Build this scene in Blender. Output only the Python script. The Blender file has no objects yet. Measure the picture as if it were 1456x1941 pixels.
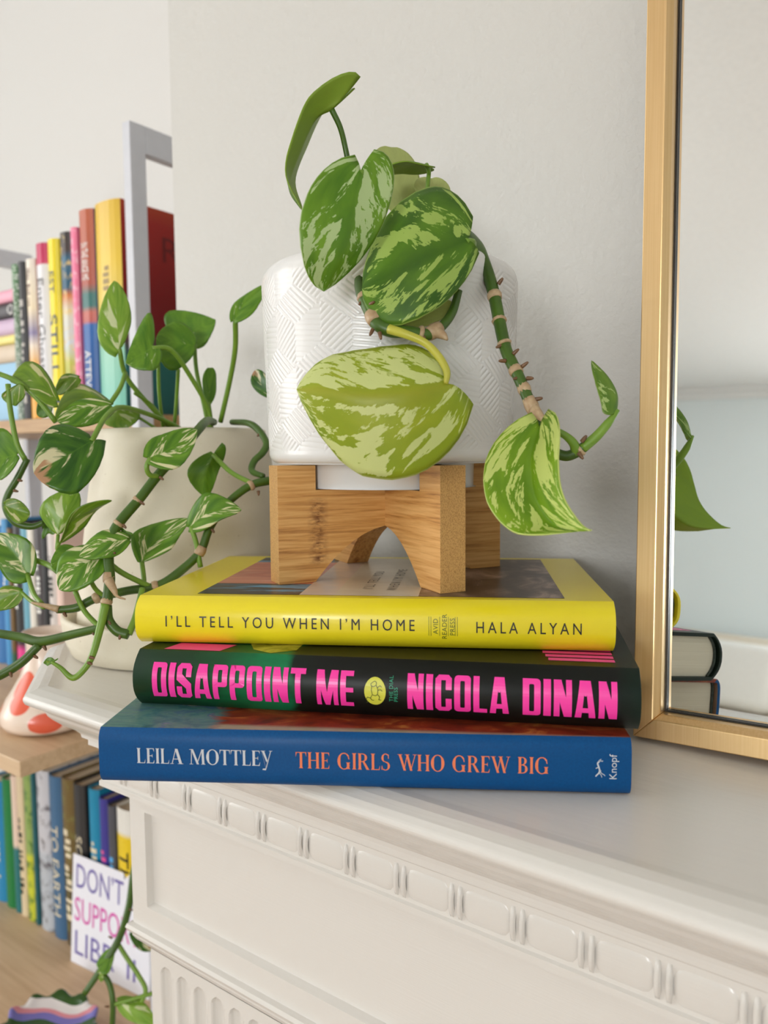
import bpy, bmesh, math, random
import numpy as np
from mathutils import Matrix, Vector

# ------------------------------------------------------------------ camera
F_PX, HZ, ROLL, PSI, ZC = 1480.0, 855.0, 0.0075, math.radians(36.0), 1.3125
PITCH = math.atan((970.5 - HZ) / F_PX)
_F0 = np.array([-math.sin(PSI), math.cos(PSI), 0.0]); _R0 = np.array([math.cos(PSI), math.sin(PSI), 0.0])
_U0 = np.array([0, 0, 1.0])
FW = _F0 * math.cos(PITCH) - _U0 * math.sin(PITCH)
UP = _F0 * math.sin(PITCH) + _U0 * math.cos(PITCH)
CAM = np.array([0, 0, ZC])
_c, _s = math.cos(ROLL), math.sin(ROLL)
CR = _c * _R0 - _s * UP
CU = _s * _R0 + _c * UP

def at(px, py, d):
    """world point at distance d (metres, along the view axis) that shows at photo pixel px, py"""
    return CAM + d * (FW + CR * (px - 728) / F_PX + CU * (970.5 - py) / F_PX)
def _ray(px, py): return FW + CR * (px - 728) / F_PX + CU * (970.5 - py) / F_PX
def on_z(px, py, z):
    d = _ray(px, py); return CAM + d * (z - ZC) / d[2]
def on_y(px, py, y):
    d = _ray(px, py); return CAM + d * y / d[1]

scene = bpy.context.scene
COL = scene.collection
cam_d = bpy.data.cameras.new('camera'); cam = bpy.data.objects.new('camera', cam_d); COL.objects.link(cam)
cam_d.sensor_fit = 'VERTICAL'; cam_d.sensor_height = 36.0; cam_d.sensor_width = 27.0
cam_d.lens = F_PX / 1941 * 36.0
cam_d.clip_start = 0.02
M = Matrix.Identity(4)
for i in range(3):
    M[i][0], M[i][1], M[i][2], M[i][3] = CR[i], CU[i], -FW[i], CAM[i]
cam.matrix_world = M
cam_d.dof.use_dof = True; cam_d.dof.focus_distance = 0.405; cam_d.dof.aperture_fstop = 9.0
scene.camera = cam

# ------------------------------------------------------------------ world, lights, exposure
world = bpy.data.worlds.new('sky'); scene.world = world; world.use_nodes = True
bg = world.node_tree.nodes['Background']; bg.inputs[0].default_value = (0.80, 0.90, 1.0, 1); bg.inputs[1].default_value = 1.0
def area(name, loc, target, sx, sy, power, color):
    l = bpy.data.lights.new(name, 'AREA'); l.shape = 'RECTANGLE'; l.size = sx; l.size_y = sy; l.energy = power; l.color = color
    o = bpy.data.objects.new(name, l); COL.objects.link(o); o.location = loc
    o.rotation_euler = (Vector(target) - Vector(loc)).to_track_quat('-Z', 'Z').to_euler()
    return o
WIN_L = area('window_daylight', (-2.46, -1.0, 1.65), (0, -1.0, 1.65), 2.0, 1.6, 46, (1.0, 0.975, 0.93))
FILL_R = area('rear_fill_light', (0.9, -5.06, 1.75), (0.9, 0, 1.65), 1.3, 1.3, 116, (0.97, 0.985, 1.0))  # added fill lamp behind the camera, lifts the shadows from the front
vs = scene.view_settings
vs.view_transform = 'Standard'; vs.look = 'None'; vs.gamma = 1.0; vs.exposure = -0.10; vs.use_curve_mapping = False

# ------------------------------------------------------------------ helpers
rng = random.Random(7)
ZM = ZC - 0.151            # mantel top
Z_BLUE, Z_BLACK, Z_YEL, Z_STAND = ZM + 0.0005, ZC - 0.1254, ZC - 0.0972, ZC - 0.0727
Y_WALL = 0.512

def link(o, parent=None):
    COL.objects.link(o)
    if parent is not None: o.parent = parent
    return o
def obj(name, v, f, mat=None, parent=None, smooth=False, fmat=None, mats=None):
    me = bpy.data.meshes.new(name)
    me.from_pydata([tuple(map(float, p)) for p in v], [], [tuple(q) for q in f])
    return _fin(name, me, mat, parent, smooth, fmat, mats)
def _fin(name, me, mat, parent, smooth, fmat=None, mats=None):
    for m in (mats or ([mat] if mat else [])): me.materials.append(m)
    if fmat is not None: me.polygons.foreach_set('material_index', fmat)
    if smooth: me.polygons.foreach_set('use_smooth', [True] * len(me.polygons))
    me.update()
    return link(bpy.data.objects.new(name, me), parent)
def bm_obj(name, bm, mat, parent=None, smooth=False):
    bmesh.ops.recalc_face_normals(bm, faces=bm.faces)
    me = bpy.data.meshes.new(name); bm.to_mesh(me); bm.free()
    return _fin(name, me, mat, parent, smooth)
def empty(name, loc=(0, 0, 0), rot=(0, 0, 0)):
    o = bpy.data.objects.new(name, None); o.empty_display_size = 0.02
    COL.objects.link(o); o.location = loc; o.rotation_euler = rot
    return o
def tag(o, label=None, cat=None, group=None, kind=None):
    if label: o['label'] = label
    if cat: o['category'] = cat
    if group: o['group'] = group
    if kind: o['kind'] = kind
    return o
def box(bm, x0, x1, y0, y1, z0, z1):
    vs_ = [bm.verts.new(p) for p in ((x0,y0,z0),(x1,y0,z0),(x1,y1,z0),(x0,y1,z0),(x0,y0,z1),(x1,y0,z1),(x1,y1,z1),(x0,y1,z1))]
    for q in ((0,3,2,1),(4,5,6,7),(0,1,5,4),(1,2,6,5),(2,3,7,6),(3,0,4,7)): bm.faces.new([vs_[i] for i in q])
def boxes(name, L, mat, parent=None, bevel=0.0, seg=2):
    bm = bmesh.new()
    for b in L: box(bm, *b)
    if bevel: bmesh.ops.bevel(bm, geom=list(bm.edges), offset=bevel, segments=seg, affect='EDGES', profile=0.5)
    return bm_obj(name, bm, mat, parent)
def catmull(P, n):
    P = [np.array(p, float) for p in P]
    if len(P) == 2: return [P[0] + (P[1] - P[0]) * t for t in np.linspace(0, 1, n)]
    Q = [2 * P[0] - P[1]] + P + [2 * P[-1] - P[-2]]
    out = []
    for t in np.linspace(0, len(P) - 1, n):
        i = min(int(t), len(P) - 2); u = t - i
        a, b, c, d = Q[i], Q[i+1], Q[i+2], Q[i+3]
        out.append(0.5 * (2*b + (c-a)*u + (2*a-5*b+4*c-d)*u*u + (3*b-a-3*c+d)*u**3))
    return out
def tube(name, P, r, mat, parent=None, n=None, sides=8, cap=True):
    n = n or max(6, 5 * (len(P) - 1) + 1)
    C = catmull(P, n)
    rr = np.interp(np.linspace(0, 1, n), np.linspace(0, 1, len(r)), r) if hasattr(r, '__len__') else [r] * n
    v, f = [], []
    T = [C[min(i+1, n-1)] - C[max(i-1, 0)] for i in range(n)]
    T = [t / (np.linalg.norm(t) + 1e-12) for t in T]
    ref = np.array([0.3, 0.5, 0.81]); a = np.cross(T[0], ref); a /= np.linalg.norm(a)
    for i in range(n):
        a = a - T[i] * (a @ T[i]); a /= np.linalg.norm(a) + 1e-12
        b = np.cross(T[i], a)
        for k in range(sides):
            th = 2 * math.pi * k / sides
            v.append(C[i] + rr[i] * (math.cos(th) * a + math.sin(th) * b))
    for i in range(n - 1):
        for k in range(sides):
            f.append((i*sides+k, i*sides+(k+1)%sides, (i+1)*sides+(k+1)%sides, (i+1)*sides+k))
    if cap:
        f.append(tuple(range(sides))[::-1]); f.append(tuple((n-1)*sides + k for k in range(sides)))
    return obj(name, v, f, mat, parent, True)
def lathe(name, prof, mat, parent=None, seg=96, center=(0, 0, 0), smooth=True):
    v, f = [], []
    n = len(prof)
    for k in range(seg):
        a = 2 * math.pi * k / seg
        for r, z in prof: v.append((center[0] + r*math.cos(a), center[1] + r*math.sin(a), center[2] + z))
    for k in range(seg):
        k2 = (k + 1) % seg
        for i in range(n - 1): f.append((k*n+i, k2*n+i, k2*n+i+1, k*n+i+1))
    f.append(tuple(k*n for k in range(seg))[::-1]); f.append(tuple(k*n+n-1 for k in range(seg)))
    return obj(name, v, f, mat, parent, smooth)

# ------------------------------------------------------------------ materials
def srgb(r, g, b):
    def l(c):
        c /= 255.0
        return c / 12.92 if c <= 0.04045 else ((c + 0.055) / 1.055) ** 2.4
    return (l(r), l(g), l(b), 1)
class NT:
    def __init__(s, name):
        s.m = bpy.data.materials.new(name); s.m.use_nodes = True
        s.n = s.m.node_tree.nodes; s.l = s.m.node_tree.links
        s.p = s.n['Principled BSDF']; s.out = s.n['Material Output']
    def add(s, t, **kw):
        n = s.n.new(t)
        for k, v in kw.items(): setattr(n, k, v)
        return n
    def lk(s, a, b): s.l.new(a, b)
    def math(s, op, a, b=None, c=None, clamp=False):
        n = s.add('ShaderNodeMath', operation=op, use_clamp=clamp)
        for i, x in enumerate((a, b, c)):
            if x is None: continue
            if isinstance(x, (int, float)): n.inputs[i].default_value = x
            else: s.lk(x, n.inputs[i])
        return n.outputs[0]
    def mix(s, fac, a, b):
        n = s.add('ShaderNodeMix', data_type='RGBA')
        for sock, x in ((n.inputs[0], fac), (n.inputs[6], a), (n.inputs[7], b)):
            if isinstance(x, (int, float)): sock.default_value = x
            elif isinstance(x, tuple): sock.default_value = x
            else: s.lk(x, sock)
        return n.outputs[2]
    def ramp(s, fac, stops, interp='LINEAR'):
        n = s.add('ShaderNodeValToRGB'); cr = n.color_ramp; cr.interpolation = interp
        while len(cr.elements) < len(stops): cr.elements.new(0.5)
        for e, (p, c) in zip(cr.elements, stops): e.position = p; e.color = c
        s.lk(fac, n.inputs[0]); return n.outputs[0]
    def noise(s, vec, scale, detail=3, rough=0.5, dist=0.0):
        n = s.add('ShaderNodeTexNoise'); n.inputs['Scale'].default_value = scale
        n.inputs['Detail'].default_value = detail; n.inputs['Roughness'].default_value = rough; n.inputs['Distortion'].default_value = dist
        if vec is not None: s.lk(vec, n.inputs['Vector'])
        return n.outputs['Fac']
    def coord(s, which='Object', scale=(1, 1, 1), loc=(0, 0, 0), rot=(0, 0, 0)):
        t = s.add('ShaderNodeTexCoord'); mp = s.add('ShaderNodeMapping')
        mp.inputs['Scale'].default_value = scale; mp.inputs['Location'].default_value = loc; mp.inputs['Rotation'].default_value = rot
        s.lk(t.outputs[which], mp.inputs[0]); return mp.outputs[0]
    def sep(s, vec):
        n = s.add('ShaderNodeSeparateXYZ'); s.lk(vec, n.inputs[0]); return n.outputs
    def comb(s, x, y, z):
        n = s.add('ShaderNodeCombineXYZ')
        for i, q in enumerate((x, y, z)):
            if isinstance(q, (int, float)): n.inputs[i].default_value = q
            else: s.lk(q, n.inputs[i])
        return n.outputs[0]
    def col(s, c):
        if isinstance(c, tuple): s.p.inputs['Base Color'].default_value = c
        else: s.lk(c, s.p.inputs['Base Color'])
    def bump(s, h, strength=0.2, dist=0.001):
        n = s.add('ShaderNodeBump'); n.inputs['Strength'].default_value = strength; n.inputs['Distance'].default_value = dist
        s.lk(h, n.inputs['Height']); s.lk(n.outputs[0], s.p.inputs['Normal'])
    def set(s, rough=0.5, metal=0.0, spec=0.5, coat=0.0):
        s.p.inputs['Roughness'].default_value = rough; s.p.inputs['Metallic'].default_value = metal
        s.p.inputs['Specular IOR Level'].default_value = spec; s.p.inputs['Coat Weight'].default_value = coat
        return s.m
def plain(name, c, rough=0.5, metal=0.0, spec=0.5, var=0.06, scale=60):
    t = NT(name)
    nz = t.noise(t.coord(), scale, 2)
    d = tuple(max(0, x * (1 - var)) for x in c[:3]) + (1,); e = tuple(min(1, x * (1 + var)) for x in c[:3]) + (1,)
    t.col(t.mix(nz, d, e)); return t.set(rough, metal, spec)

def wall_mat(name, c, bump, scale=210):
    t = NT(name); t.col(c); t.bump(t.noise(t.coord(), scale, 3, 0.55), bump, 0.0015); return t.set(0.55, 0, 0.4)
M_WALL = wall_mat('white_wall_paint', (0.635, 0.620, 0.580, 1), 0.50)
M_WALL2 = wall_mat('white_wall_lit_copy', (0.72, 0.705, 0.675, 1), 0.06)  # same white as the chimney wall, lightened to paint in the alcove's brighter light
M_ROOM = wall_mat('pale_blue_room_paint', (0.82, 0.885, 0.90, 1), 0.05)
M_CEIL = plain('ceiling_white', (0.85, 0.85, 0.84, 1), 0.7)
def _mantel():
    t = NT('glossy_white_paint'); t.col((0.735, 0.705, 0.655, 1))
    a = t.noise(t.coord(scale=(6, 60, 260)), 3.0, 4, 0.6)
    b = t.noise(t.coord(), 120, 2)
    t.bump(t.math('ADD', t.math('MULTIPLY', a, 0.8), t.math('MULTIPLY', b, 0.3)), 0.10, 0.0016)
    return t.set(0.22, 0, 0.5)
M_MANTEL = _mantel()
def wood(name, c1, c2, axis=0, freq=180, rough=0.45, dark=None, stretch=0.06):
    t = NT(name)
    sc = [1.0, 1.0, 1.0]; sc[axis] = stretch
    co = t.coord(scale=tuple(sc))
    n1 = t.noise(co, freq, 4, 0.6); n2 = t.noise(co, freq * 0.2, 2)
    m = t.math('ADD', t.math('MULTIPLY', n1, 0.75), t.math('MULTIPLY', n2, 0.35), clamp=True)
    col = t.ramp(m, [(0.30, c2), (0.62, c1)])
    if dark is not None:
        x, y, z = t.sep(t.coord())
    t.col(col); t.bump(n1, 0.06, 0.0005); return t.set(rough)
M_OAK = wood('pale_oak_board', srgb(214, 184, 148), srgb(192, 158, 120), 0, 160)
M_OAKEDGE = wood('oak_edge_band', srgb(190, 152, 104), srgb(160, 120, 76), 0, 160)
M_FLOOR = wood('floor_wood', srgb(170, 130, 90), srgb(130, 95, 60), 0, 60)
M_GREYFRAME = plain('grey_white_metal', srgb(205, 206, 212), 0.45)

def brass():
    t = NT('brushed_brass'); n = t.noise(t.coord(scale=(900, 900, 12)), 1.0, 3)
    t.col(t.mix(n, srgb(220, 182, 126), srgb(240, 208, 158)))
    t.bump(n, 0.05, 0.0003); return t.set(0.36, 1.0)
M_BRASS = brass()
M_BLACK = plain('black_gasket', (0.006, 0.006, 0.006, 1), 0.4)
def mirror_mat():
    t = NT('mirror_silver'); t.col((0.93, 0.96, 0.95, 1)); return t.set(0.0, 1.0)
M_MIRROR = mirror_mat()

# ------------------------------------------------------------------ room shell
XL, XR, YB, YA, ZT = -2.40, 1.90, -5.00, 0.86, 2.62
def structure(name, L, mat, label=None, bevel=0):
    o = boxes(name, L, mat, None, bevel); o['kind'] = 'structure'
    if label: o['label'] = label
    return o
structure('floor', [(XL-.1, XR+.1, YB-.1, YA+.1, -0.08, 0)], M_FLOOR, 'wooden floor of the room')
structure('ceiling', [(XL-.1, XR+.1, YB-.1, YA+.1, ZT, ZT+.08)], M_CEIL, 'white ceiling of the room')
structure('wall_back', [(-0.622, XR, Y_WALL, YA+.08, 0, ZT)], M_WALL, 'white painted chimney breast wall behind the potted plant')
structure('wall_alcove', [(XL, -0.622, YA, YA+.08, 0, ZT)], M_WALL2, 'white alcove wall behind the bookcase, coloured lighter for the daylight on it')
structure('wall_right', [(XR, XR+.08, YB, YA, 0, ZT)], M_ROOM, 'pale wall at the far end of the mantel')
structure('wall_left', [(XL-.08, XL, YB, -2.0, 0, ZT), (XL-.08, XL, 0.0, YA+.08, 0, ZT), (XL-.08, XL, -2.0, 0.0, 0, 0.85), (XL-.08, XL, -2.0, 0.0, 2.45, ZT)], M_ROOM, 'pale wall with a tall window')
structure('wall_front', [(XL, 0.25, YB-.08, YB, 0, ZT), (1.55, XR, YB-.08, YB, 0, ZT), (0.25, 1.55, YB-.08, YB, 0, 1.1), (0.25, 1.55, YB-.08, YB, 2.4, ZT)], M_ROOM, 'pale blue white wall reflected in the mirror')
structure('window_1', [(XL-.07, XL-.02, -2.0, -1.94, 0.85, 2.45), (XL-.07, XL-.02, -0.06, 0.0, 0.85, 2.45), (XL-.07, XL-.02, -2.0, 0.0, 0.85, 0.91), (XL-.07, XL-.02, -2.0, 0.0, 2.39, 2.45), (XL-.06, XL-.03, -1.02, -0.98, 0.91, 2.39)], M_CEIL, 'white window frame letting daylight in')
structure('fill_window', [(0.25, 0.31, YB-.07, YB-.02, 1.1, 2.4), (1.49, 1.55, YB-.07, YB-.02, 1.1, 2.4), (0.25, 1.55, YB-.07, YB-.02, 1.1, 1.16), (0.25, 1.55, YB-.07, YB-.02, 2.34, 2.4)], M_CEIL, 'added white window frame for the fill light behind the viewer')  # unseen frame added around the opening of the rear fill lamp

# ------------------------------------------------------------------ mantelpiece
mantel = tag(empty('mantelpiece', (0, 0.4, 0)), 'glossy white painted mantelpiece with moulded edge, bead band and fluted pilaster', 'mantelpiece')
def under(o, p=mantel):
    o.parent = p; o.matrix_parent_inverse = Matrix.Translation(-Vector(p.location)); return o
XMR = 0.95
def sweep(name, prof, X0, Y0):
    """profile (s, z) run along the front and round the left end"""
    v, f = [], []
    for s, z in prof:
        v += [(XMR, Y0+s, ZM+z), (X0+s, Y0+s, ZM+z), (X0+s, Y_WALL, ZM+z)]
    for i in range(len(prof)-1):
        for k in (0, 1): f.append((3*i+k, 3*i+k+1, 3*(i+1)+k+1, 3*(i+1)+k))
    n = len(prof)
    f.append(tuple(3*i for i in range(n)))
    return under(obj(name, v, f, M_MANTEL))
# shelf slab with canted corner
def shelf_outline(e):
    k = e * 0.414
    return [(XMR, .259+e), (-.476+k, .259+e), (-.575+e*.9, .335+e*.5), (-.60+e, .40), (-.60+e, Y_WALL)]
rings = [(.020, 0.0), (.0145, .0004), (.009, -.0004), (.004, -.0022), (.0008, -.0046), (0, -.0066), (.0012, -.0094), (.0040, -.0112), (.0100, -.0122), (.0115, -.0150), (.0150, -.0190), (.022, -.0200)]
v, f = [], []
for e, z in rings: v += [(x, y, ZM+z) for x, y in shelf_outline(e)]
for i in range(len(rings)-1):
    for k in range(4): f.append((5*i+k, 5*i+k+1, 5*i+5+k+1, 5*i+5+k))
v += [(XMR, Y_WALL, ZM)]; f.append((0, 1, 2, 3, 4, len(v)-1))
v += [(XMR, Y_WALL, ZM-.020)]; b0 = 5*(len(rings)-1); f.append((len(v)-1, b0+4, b0+3, b0+2, b0+1, b0))
sh = under(obj('mantel_shelf', v, f, M_MANTEL))
bv = sh.modifiers.new('soft', 'BEVEL'); bv.width = .0012; bv.segments = 2; bv.limit_method = 'ANGLE'; bv.angle_limit = math.radians(25)
CX, CY = -.5143, .2801
sweep('crown_moulding', [(.004, -.016), (.0045, -.0185), (.008, -.0200), (.0085, -.0230), (.0095, -.0266), (.0115, -.0315), (.0140, -.0345), (.0188, -.0390), (.0240, -.0425), (.0266, -.0455), (.0270, -.0480), (.0300, -.0490), (.0300, -.0535), (.0345, -.0560), (.0360, -.0580), (.0360, -.0790), (.0345, -.0800), (.0345, -.0835), (.0400, -.0840), (.0430, -.0870), (.0488, -.0892)], CX, CY)
YF = CY + .0488; XF = CX + .0488
# frieze with a sunk panel
PL, PT, PB = -.449, ZM-.1005, ZM-.1700
def frame_rects(x0, x1, z0, z1, px0, px1, pz0, pz1, y, yr, b):
    V = [(x0,y,z0),(x1,y,z0),(x1,y,z1),(x0,y,z1),(px0,y,pz0),(px1,y,pz0),(px1,y,pz1),(px0,y,pz1),
         (px0+b,yr,pz0+b),(px1-b,yr,pz0+b),(px1-b,yr,pz1-b),(px0+b,yr,pz1-b)]
    Fq = []
    for i in range(4):
        j = (i+1) % 4; Fq += [(i, j, 4+j, 4+i), (4+i, 4+j, 8+j, 8+i)]
    Fq.append((8, 9, 10, 11)); return V, Fq
v, f = frame_rects(XF, XMR, ZM-.188, ZM-.0885, PL, .75, PB, PT, YF, YF+.0045, .0022)
v += [(XF, Y_WALL, ZM-.188), (XF, Y_WALL, ZM-.0885)]; f.append((0, 3, len(v)-1, len(v)-2))
fr = under(obj('frieze', v, f, M_MANTEL))
sweep('lower_moulding', [(.0488, -.1865), (.0455, -.1875), (.0445, -.1900), (.0455, -.1925), (.0480, -.1935), (.0480, -.1965), (.0500, -.2000), (.0540, -.2030), (.0545, -.2050), (.0575, -.2065), (.0575, -.2085), (.0590, -.2090)], CX, CY)
# fluted pilaster
def pilaster(x0, x1):
    yf = CY + .0568; z0, z1 = 0.0, ZM-.208
    cen = [x0 + .0175 + .0178*i for i in range(9)]; rf, tops = .0062, ZM-.2165
    xs = np.unique(np.round(np.concatenate([np.linspace(x0, x1, 8)] + [c + rf*np.linspace(-1.15, 1.15, 15) for c in cen]), 5))
    zs = np.concatenate([[z0, .12], np.linspace(.14, tops-.012, 12), np.linspace(tops-.011, tops+.002, 16), [z1]])
    V = []
    for z in zs:
        for x in xs:
            d = 0
            for c in cen:
                dz = 0 if (.16 < z < tops-rf) else max(z-(tops-rf), (.16-z) if z < .16 else 0)
                q = ((x-c)**2 + dz**2) / rf**2
                if q < 1: d = max(d, .0042*math.sqrt(1-q)) if dz < rf else d
            V.append((x, yf+d, z))
    n = len(xs); Fq = [(i*n+k, i*n+k+1, i*n+n+k+1, i*n+n+k) for i in range(len(zs)-1) for k in range(n-1)]
    k = len(V); V += [(x0, yf, z0), (x0, yf, z1), (x0, Y_WALL, z1), (x0, Y_WALL, z0), (x1, yf, z0), (x1, yf, z1), (x1, Y_WALL, z1), (x1, Y_WALL, z0)]
    Fq += [(k, k+1, k+2, k+3), (k+4, k+7, k+6, k+5)]
    return under(obj('pilaster', V, Fq, M_MANTEL))
pilaster(CX+.0568, CX+.0568+.178); pilaster(.74, .918)
# bead and reel band
bead_me = reel_me = None
def half_bead(L, r, taper):
    V, Fq = [], []
    st = [(-L/2, .50), (-L/2+r*.08, .74), (-L/2+r*.25, .93), (-L/2+r*.5, 1), (L/2-r*.5, 1), (L/2-r*.25, .93), (L/2-r*.08, .74), (L/2, .50)] if taper else [(-L/2, .55), (-L/2+L*.2, .95), (L/2-L*.2, .95), (L/2, .55)]
    m = 8
    for x, k in st:
        for j in range(m+1):
            a = math.pi * j / m
            V.append((x, -r*k*(.17 if taper else .30)*math.sin(a), r*k*math.cos(a)))
    for i in range(len(st)-1):
        for j in range(m): Fq.append((i*(m+1)+j, i*(m+1)+j+1, (i+1)*(m+1)+j+1, (i+1)*(m+1)+j))
    return V, Fq
XB0 = -.4865 + .0332
for i in range(19):
    xc = XB0 + .0332*i
    for nm, L, dx, tp in (('bead', .0252, .0166, True), ('reel', .0030, -.0024, False), ('reel', .0030, .0024, False)):
        if nm == 'bead' and bead_me: me = bead_me
        elif nm == 'reel' and reel_me: me = reel_me
        else:
            V, Fq = half_bead(L, .0088 if nm == 'bead' else .0095, tp)
            me = bpy.data.meshes.new(nm); me.from_pydata(V, [], Fq); me.materials.append(M_MANTEL)
            me.polygons.foreach_set('use_smooth', [True]*len(me.polygons))
            if nm == 'bead': bead_me = me
            else: reel_me = me
        o = link(bpy.data.objects.new(nm, me), mantel)
        o.location = (xc + dx, CY + .0366 - .4, ZM - .0690)

# ------------------------------------------------------------------ leaning mirror
LEAN, TWIST = math.radians(4.6), math.radians(1.4)
mir = tag(empty('mirror', (-.1287, .3960, ZM+.0022)), 'large rectangular mirror in a thin brushed brass frame leaning on the wall', 'mirror')
mir.rotation_euler = (Matrix.Rotation(-LEAN, 3, 'X') @ Matrix.Rotation(-TWIST, 3, 'Y')).to_euler()
MW, MH, FWD, FT = .80, 1.18, .0100, .020
LIP = .0030
def rail(p0, p1, i1, i0, m1, m0):
    """outer edge p0-p1, inner edge of the flat i0-i1, inner edge of the sloping lip m0-m1"""
    V = [(x, 0, z) for x, z in (p0, p1, i1, i0)] + [(x, .0030, z) for x, z in (m1, m0)] + [(x, FT, z) for x, z in (p0, p1, m1, m0)]
    o = obj('frame_rail', V, [(0,1,2,3),(3,2,4,5),(5,4,8,9),(6,9,8,7),(0,6,7,1),(1,7,8,4,2),(0,3,5,9,6)], M_BRASS, mir)
    b = o.modifiers.new('b', 'BEVEL'); b.width = .0005; b.segments = 2
w, q = FWD, FWD+LIP
rail((0, MH), (0, 0), (w, w), (w, MH-w), (q, q), (q, MH-q))
rail((0, 0), (MW, 0), (MW-w, w), (w, w), (MW-q, q), (q, q))
rail((MW, 0), (MW, MH), (MW-w, MH-w), (MW-w, w), (MW-q, MH-q), (MW-q, q))
rail((MW, MH), (0, MH), (w, MH-w), (MW-w, MH-w), (q, MH-q), (MW-q, MH-q))
g = .0009
boxes('gasket', [(q, q+g, .0104, .0122, q, MH-q), (MW-q-g, MW-q, .0104, .0122, q, MH-q), (q+g, MW-q-g, .0104, .0122, q, q+g), (q+g, MW-q-g, .0104, .0122, MH-q-g, MH-q)], M_BLACK, mir)
boxes('mirror_glass', [(q, MW-q, .0125, .0150, q, MH-q)], M_MIRROR, mir)
boxes('backing_board', [(q, MW-q, .0165, .0185, q, MH-q)], M_BLACK, mir)

# ------------------------------------------------------------------ lettering
def text2d(s, size=1.0, spacing=1.0, squash=1.0):
    """default font as flat triangles: (verts2d, faces, width), baseline at y=0, cap height = size"""
    c = bpy.data.curves.new('t', 'FONT'); c.body = s; c.size = 1.0; c.space_character = spacing; c.resolution_u = 3
    o = bpy.data.objects.new('t', c); COL.objects.link(o)
    me = o.to_mesh(); k = size / 0.70
    V = [(p.co.x*k*squash, p.co.y*k) for p in me.vertices]; Fc = [tuple(q.vertices) for q in me.polygons]
    o.to_mesh_clear(); bpy.data.objects.remove(o); bpy.data.curves.remove(c)
    if V:
        x0 = min(p[0] for p in V); V = [(x-x0, y) for x, y in V]
    return V, Fc, max([p[0] for p in V] or [0])
def _rr(x0, x1, y0, y1, r, n=5):
    P = []
    for cx, cy, a0 in ((x1-r, y1-r, 0), (x0+r, y1-r, 90), (x0+r, y0+r, 180), (x1-r, y0+r, 270)):
        for i in range(n): a = math.radians(a0 + 90*i/(n-1)); P.append((cx + r*math.cos(a), cy + r*math.sin(a)))
    return P
def _ring(V, Fc, A, B):
    k = len(V); n = len(A); V += A + B
    for i in range(n): Fc.append((k+i, k+(i+1) % n, k+n+(i+1) % n, k+n+i))
def _poly(V, Fc, P):
    k = len(V); V += P; Fc.append(tuple(range(k, k+len(P))))
def _rect(V, Fc, x0, x1, y0, y1): _poly(V, Fc, [(x0, y0), (x1, y0), (x1, y1), (x0, y1)])
def block_glyph(ch, w=.40, s=.145):
    """heavy condensed capitals, height 1"""
    V, Fc = [], []
    if ch == 'I': _rect(V, Fc, 0, s*1.15, 0, 1); return V, Fc, s*1.15
    if ch == 'O': _ring(V, Fc, _rr(0, w, 0, 1, .09), _rr(s, w-s, .13, .87, .03))
    elif ch == 'D': _ring(V, Fc, _rr(0, w, 0, 1, .09), _rr(s, w-s, .13, .87, .03)); _rect(V, Fc, 0, s, 0, 1)
    elif ch == 'C':
        _rect(V, Fc, 0, s, .08, .92); _poly(V, Fc, [(0,.9),(.08,1),(w-.08,1),(w,.92),(w,.87),(0,.87)]); _poly(V, Fc, [(0,.1),(0,.13),(w,.13),(w,.08),(w-.08,0),(.08,0)])
        _rect(V, Fc, w-s, w, .62, .88); _rect(V, Fc, w-s, w, .12, .38)
    elif ch == 'S':
        _poly(V, Fc, [(0,.9),(.08,1),(w-.08,1),(w,.92),(w,.87),(0,.87)]); _poly(V, Fc, [(0,.1),(0,.13),(w,.13),(w,.08),(w-.08,0),(.08,0)])
        _rect(V, Fc, 0, s, .62, .88); _rect(V, Fc, w-s, w, .64, .88); _rect(V, Fc, w-s, w, .12, .42); _rect(V, Fc, 0, s, .12, .36)
        _poly(V, Fc, [(0,.64),(s,.68),(w,.42),(w-s,.36)]); _poly(V, Fc, [(0,.64),(w-s,.36),(w-s,.30),(0,.55)]); _poly(V, Fc, [(s,.72),(w,.45),(w,.40),(s,.62)])
    elif ch == 'A':
        w = .46; _poly(V, Fc, [(0,0),(s,0),(.225,.95),(.245,1),(.11,1)]); _poly(V, Fc, [(w,0),(w-s,0),(.235,.95),(.215,1),(w-.11,1)]); _rect(V, Fc, .10, w-.10, .16, .30)
        _poly(V, Fc, [(.12,1),(w-.12,1),(.25,.62),(.21,.62)])
    elif ch == 'P':
        _rect(V, Fc, 0, s, 0, 1); _ring(V, Fc, _rr(0, w, .40, 1, .09), _rr(s, w-s, .53, .87, .03)); _rect(V, Fc, 0, s, .4, 1)
    elif ch == 'N':
        _rect(V, Fc, 0, s*.9, 0, 1); _rect(V, Fc, w-s*.9, w, 0, 1); _poly(V, Fc, [(0,1),(.17,1),(w,0),(w-.17,0)])
    elif ch == 'T': _rect(V, Fc, 0, w, .86, 1); _rect(V, Fc, w/2-s/2, w/2+s/2, 0, 1)
    elif ch == 'M':
        w = .56; _rect(V, Fc, 0, .12, 0, 1); _rect(V, Fc, w-.12, w, 0, 1); _poly(V, Fc, [(0,1),(.19,1),(.34,0),(.22,0)]); _poly(V, Fc, [(w,1),(w-.19,1),(.22,0),(.34,0)])
    elif ch == 'E':
        w = .34; _rect(V, Fc, 0, s, 0, 1)
        for y0, y1 in ((0,.13),(.43,.56),(.87,1)): _rect(V, Fc, 0, w, y0, y1)
    elif ch == 'L': w = .33; _rect(V, Fc, 0, s, 0, 1); _rect(V, Fc, 0, w, 0, .13)
    return V, Fc, w
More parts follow.
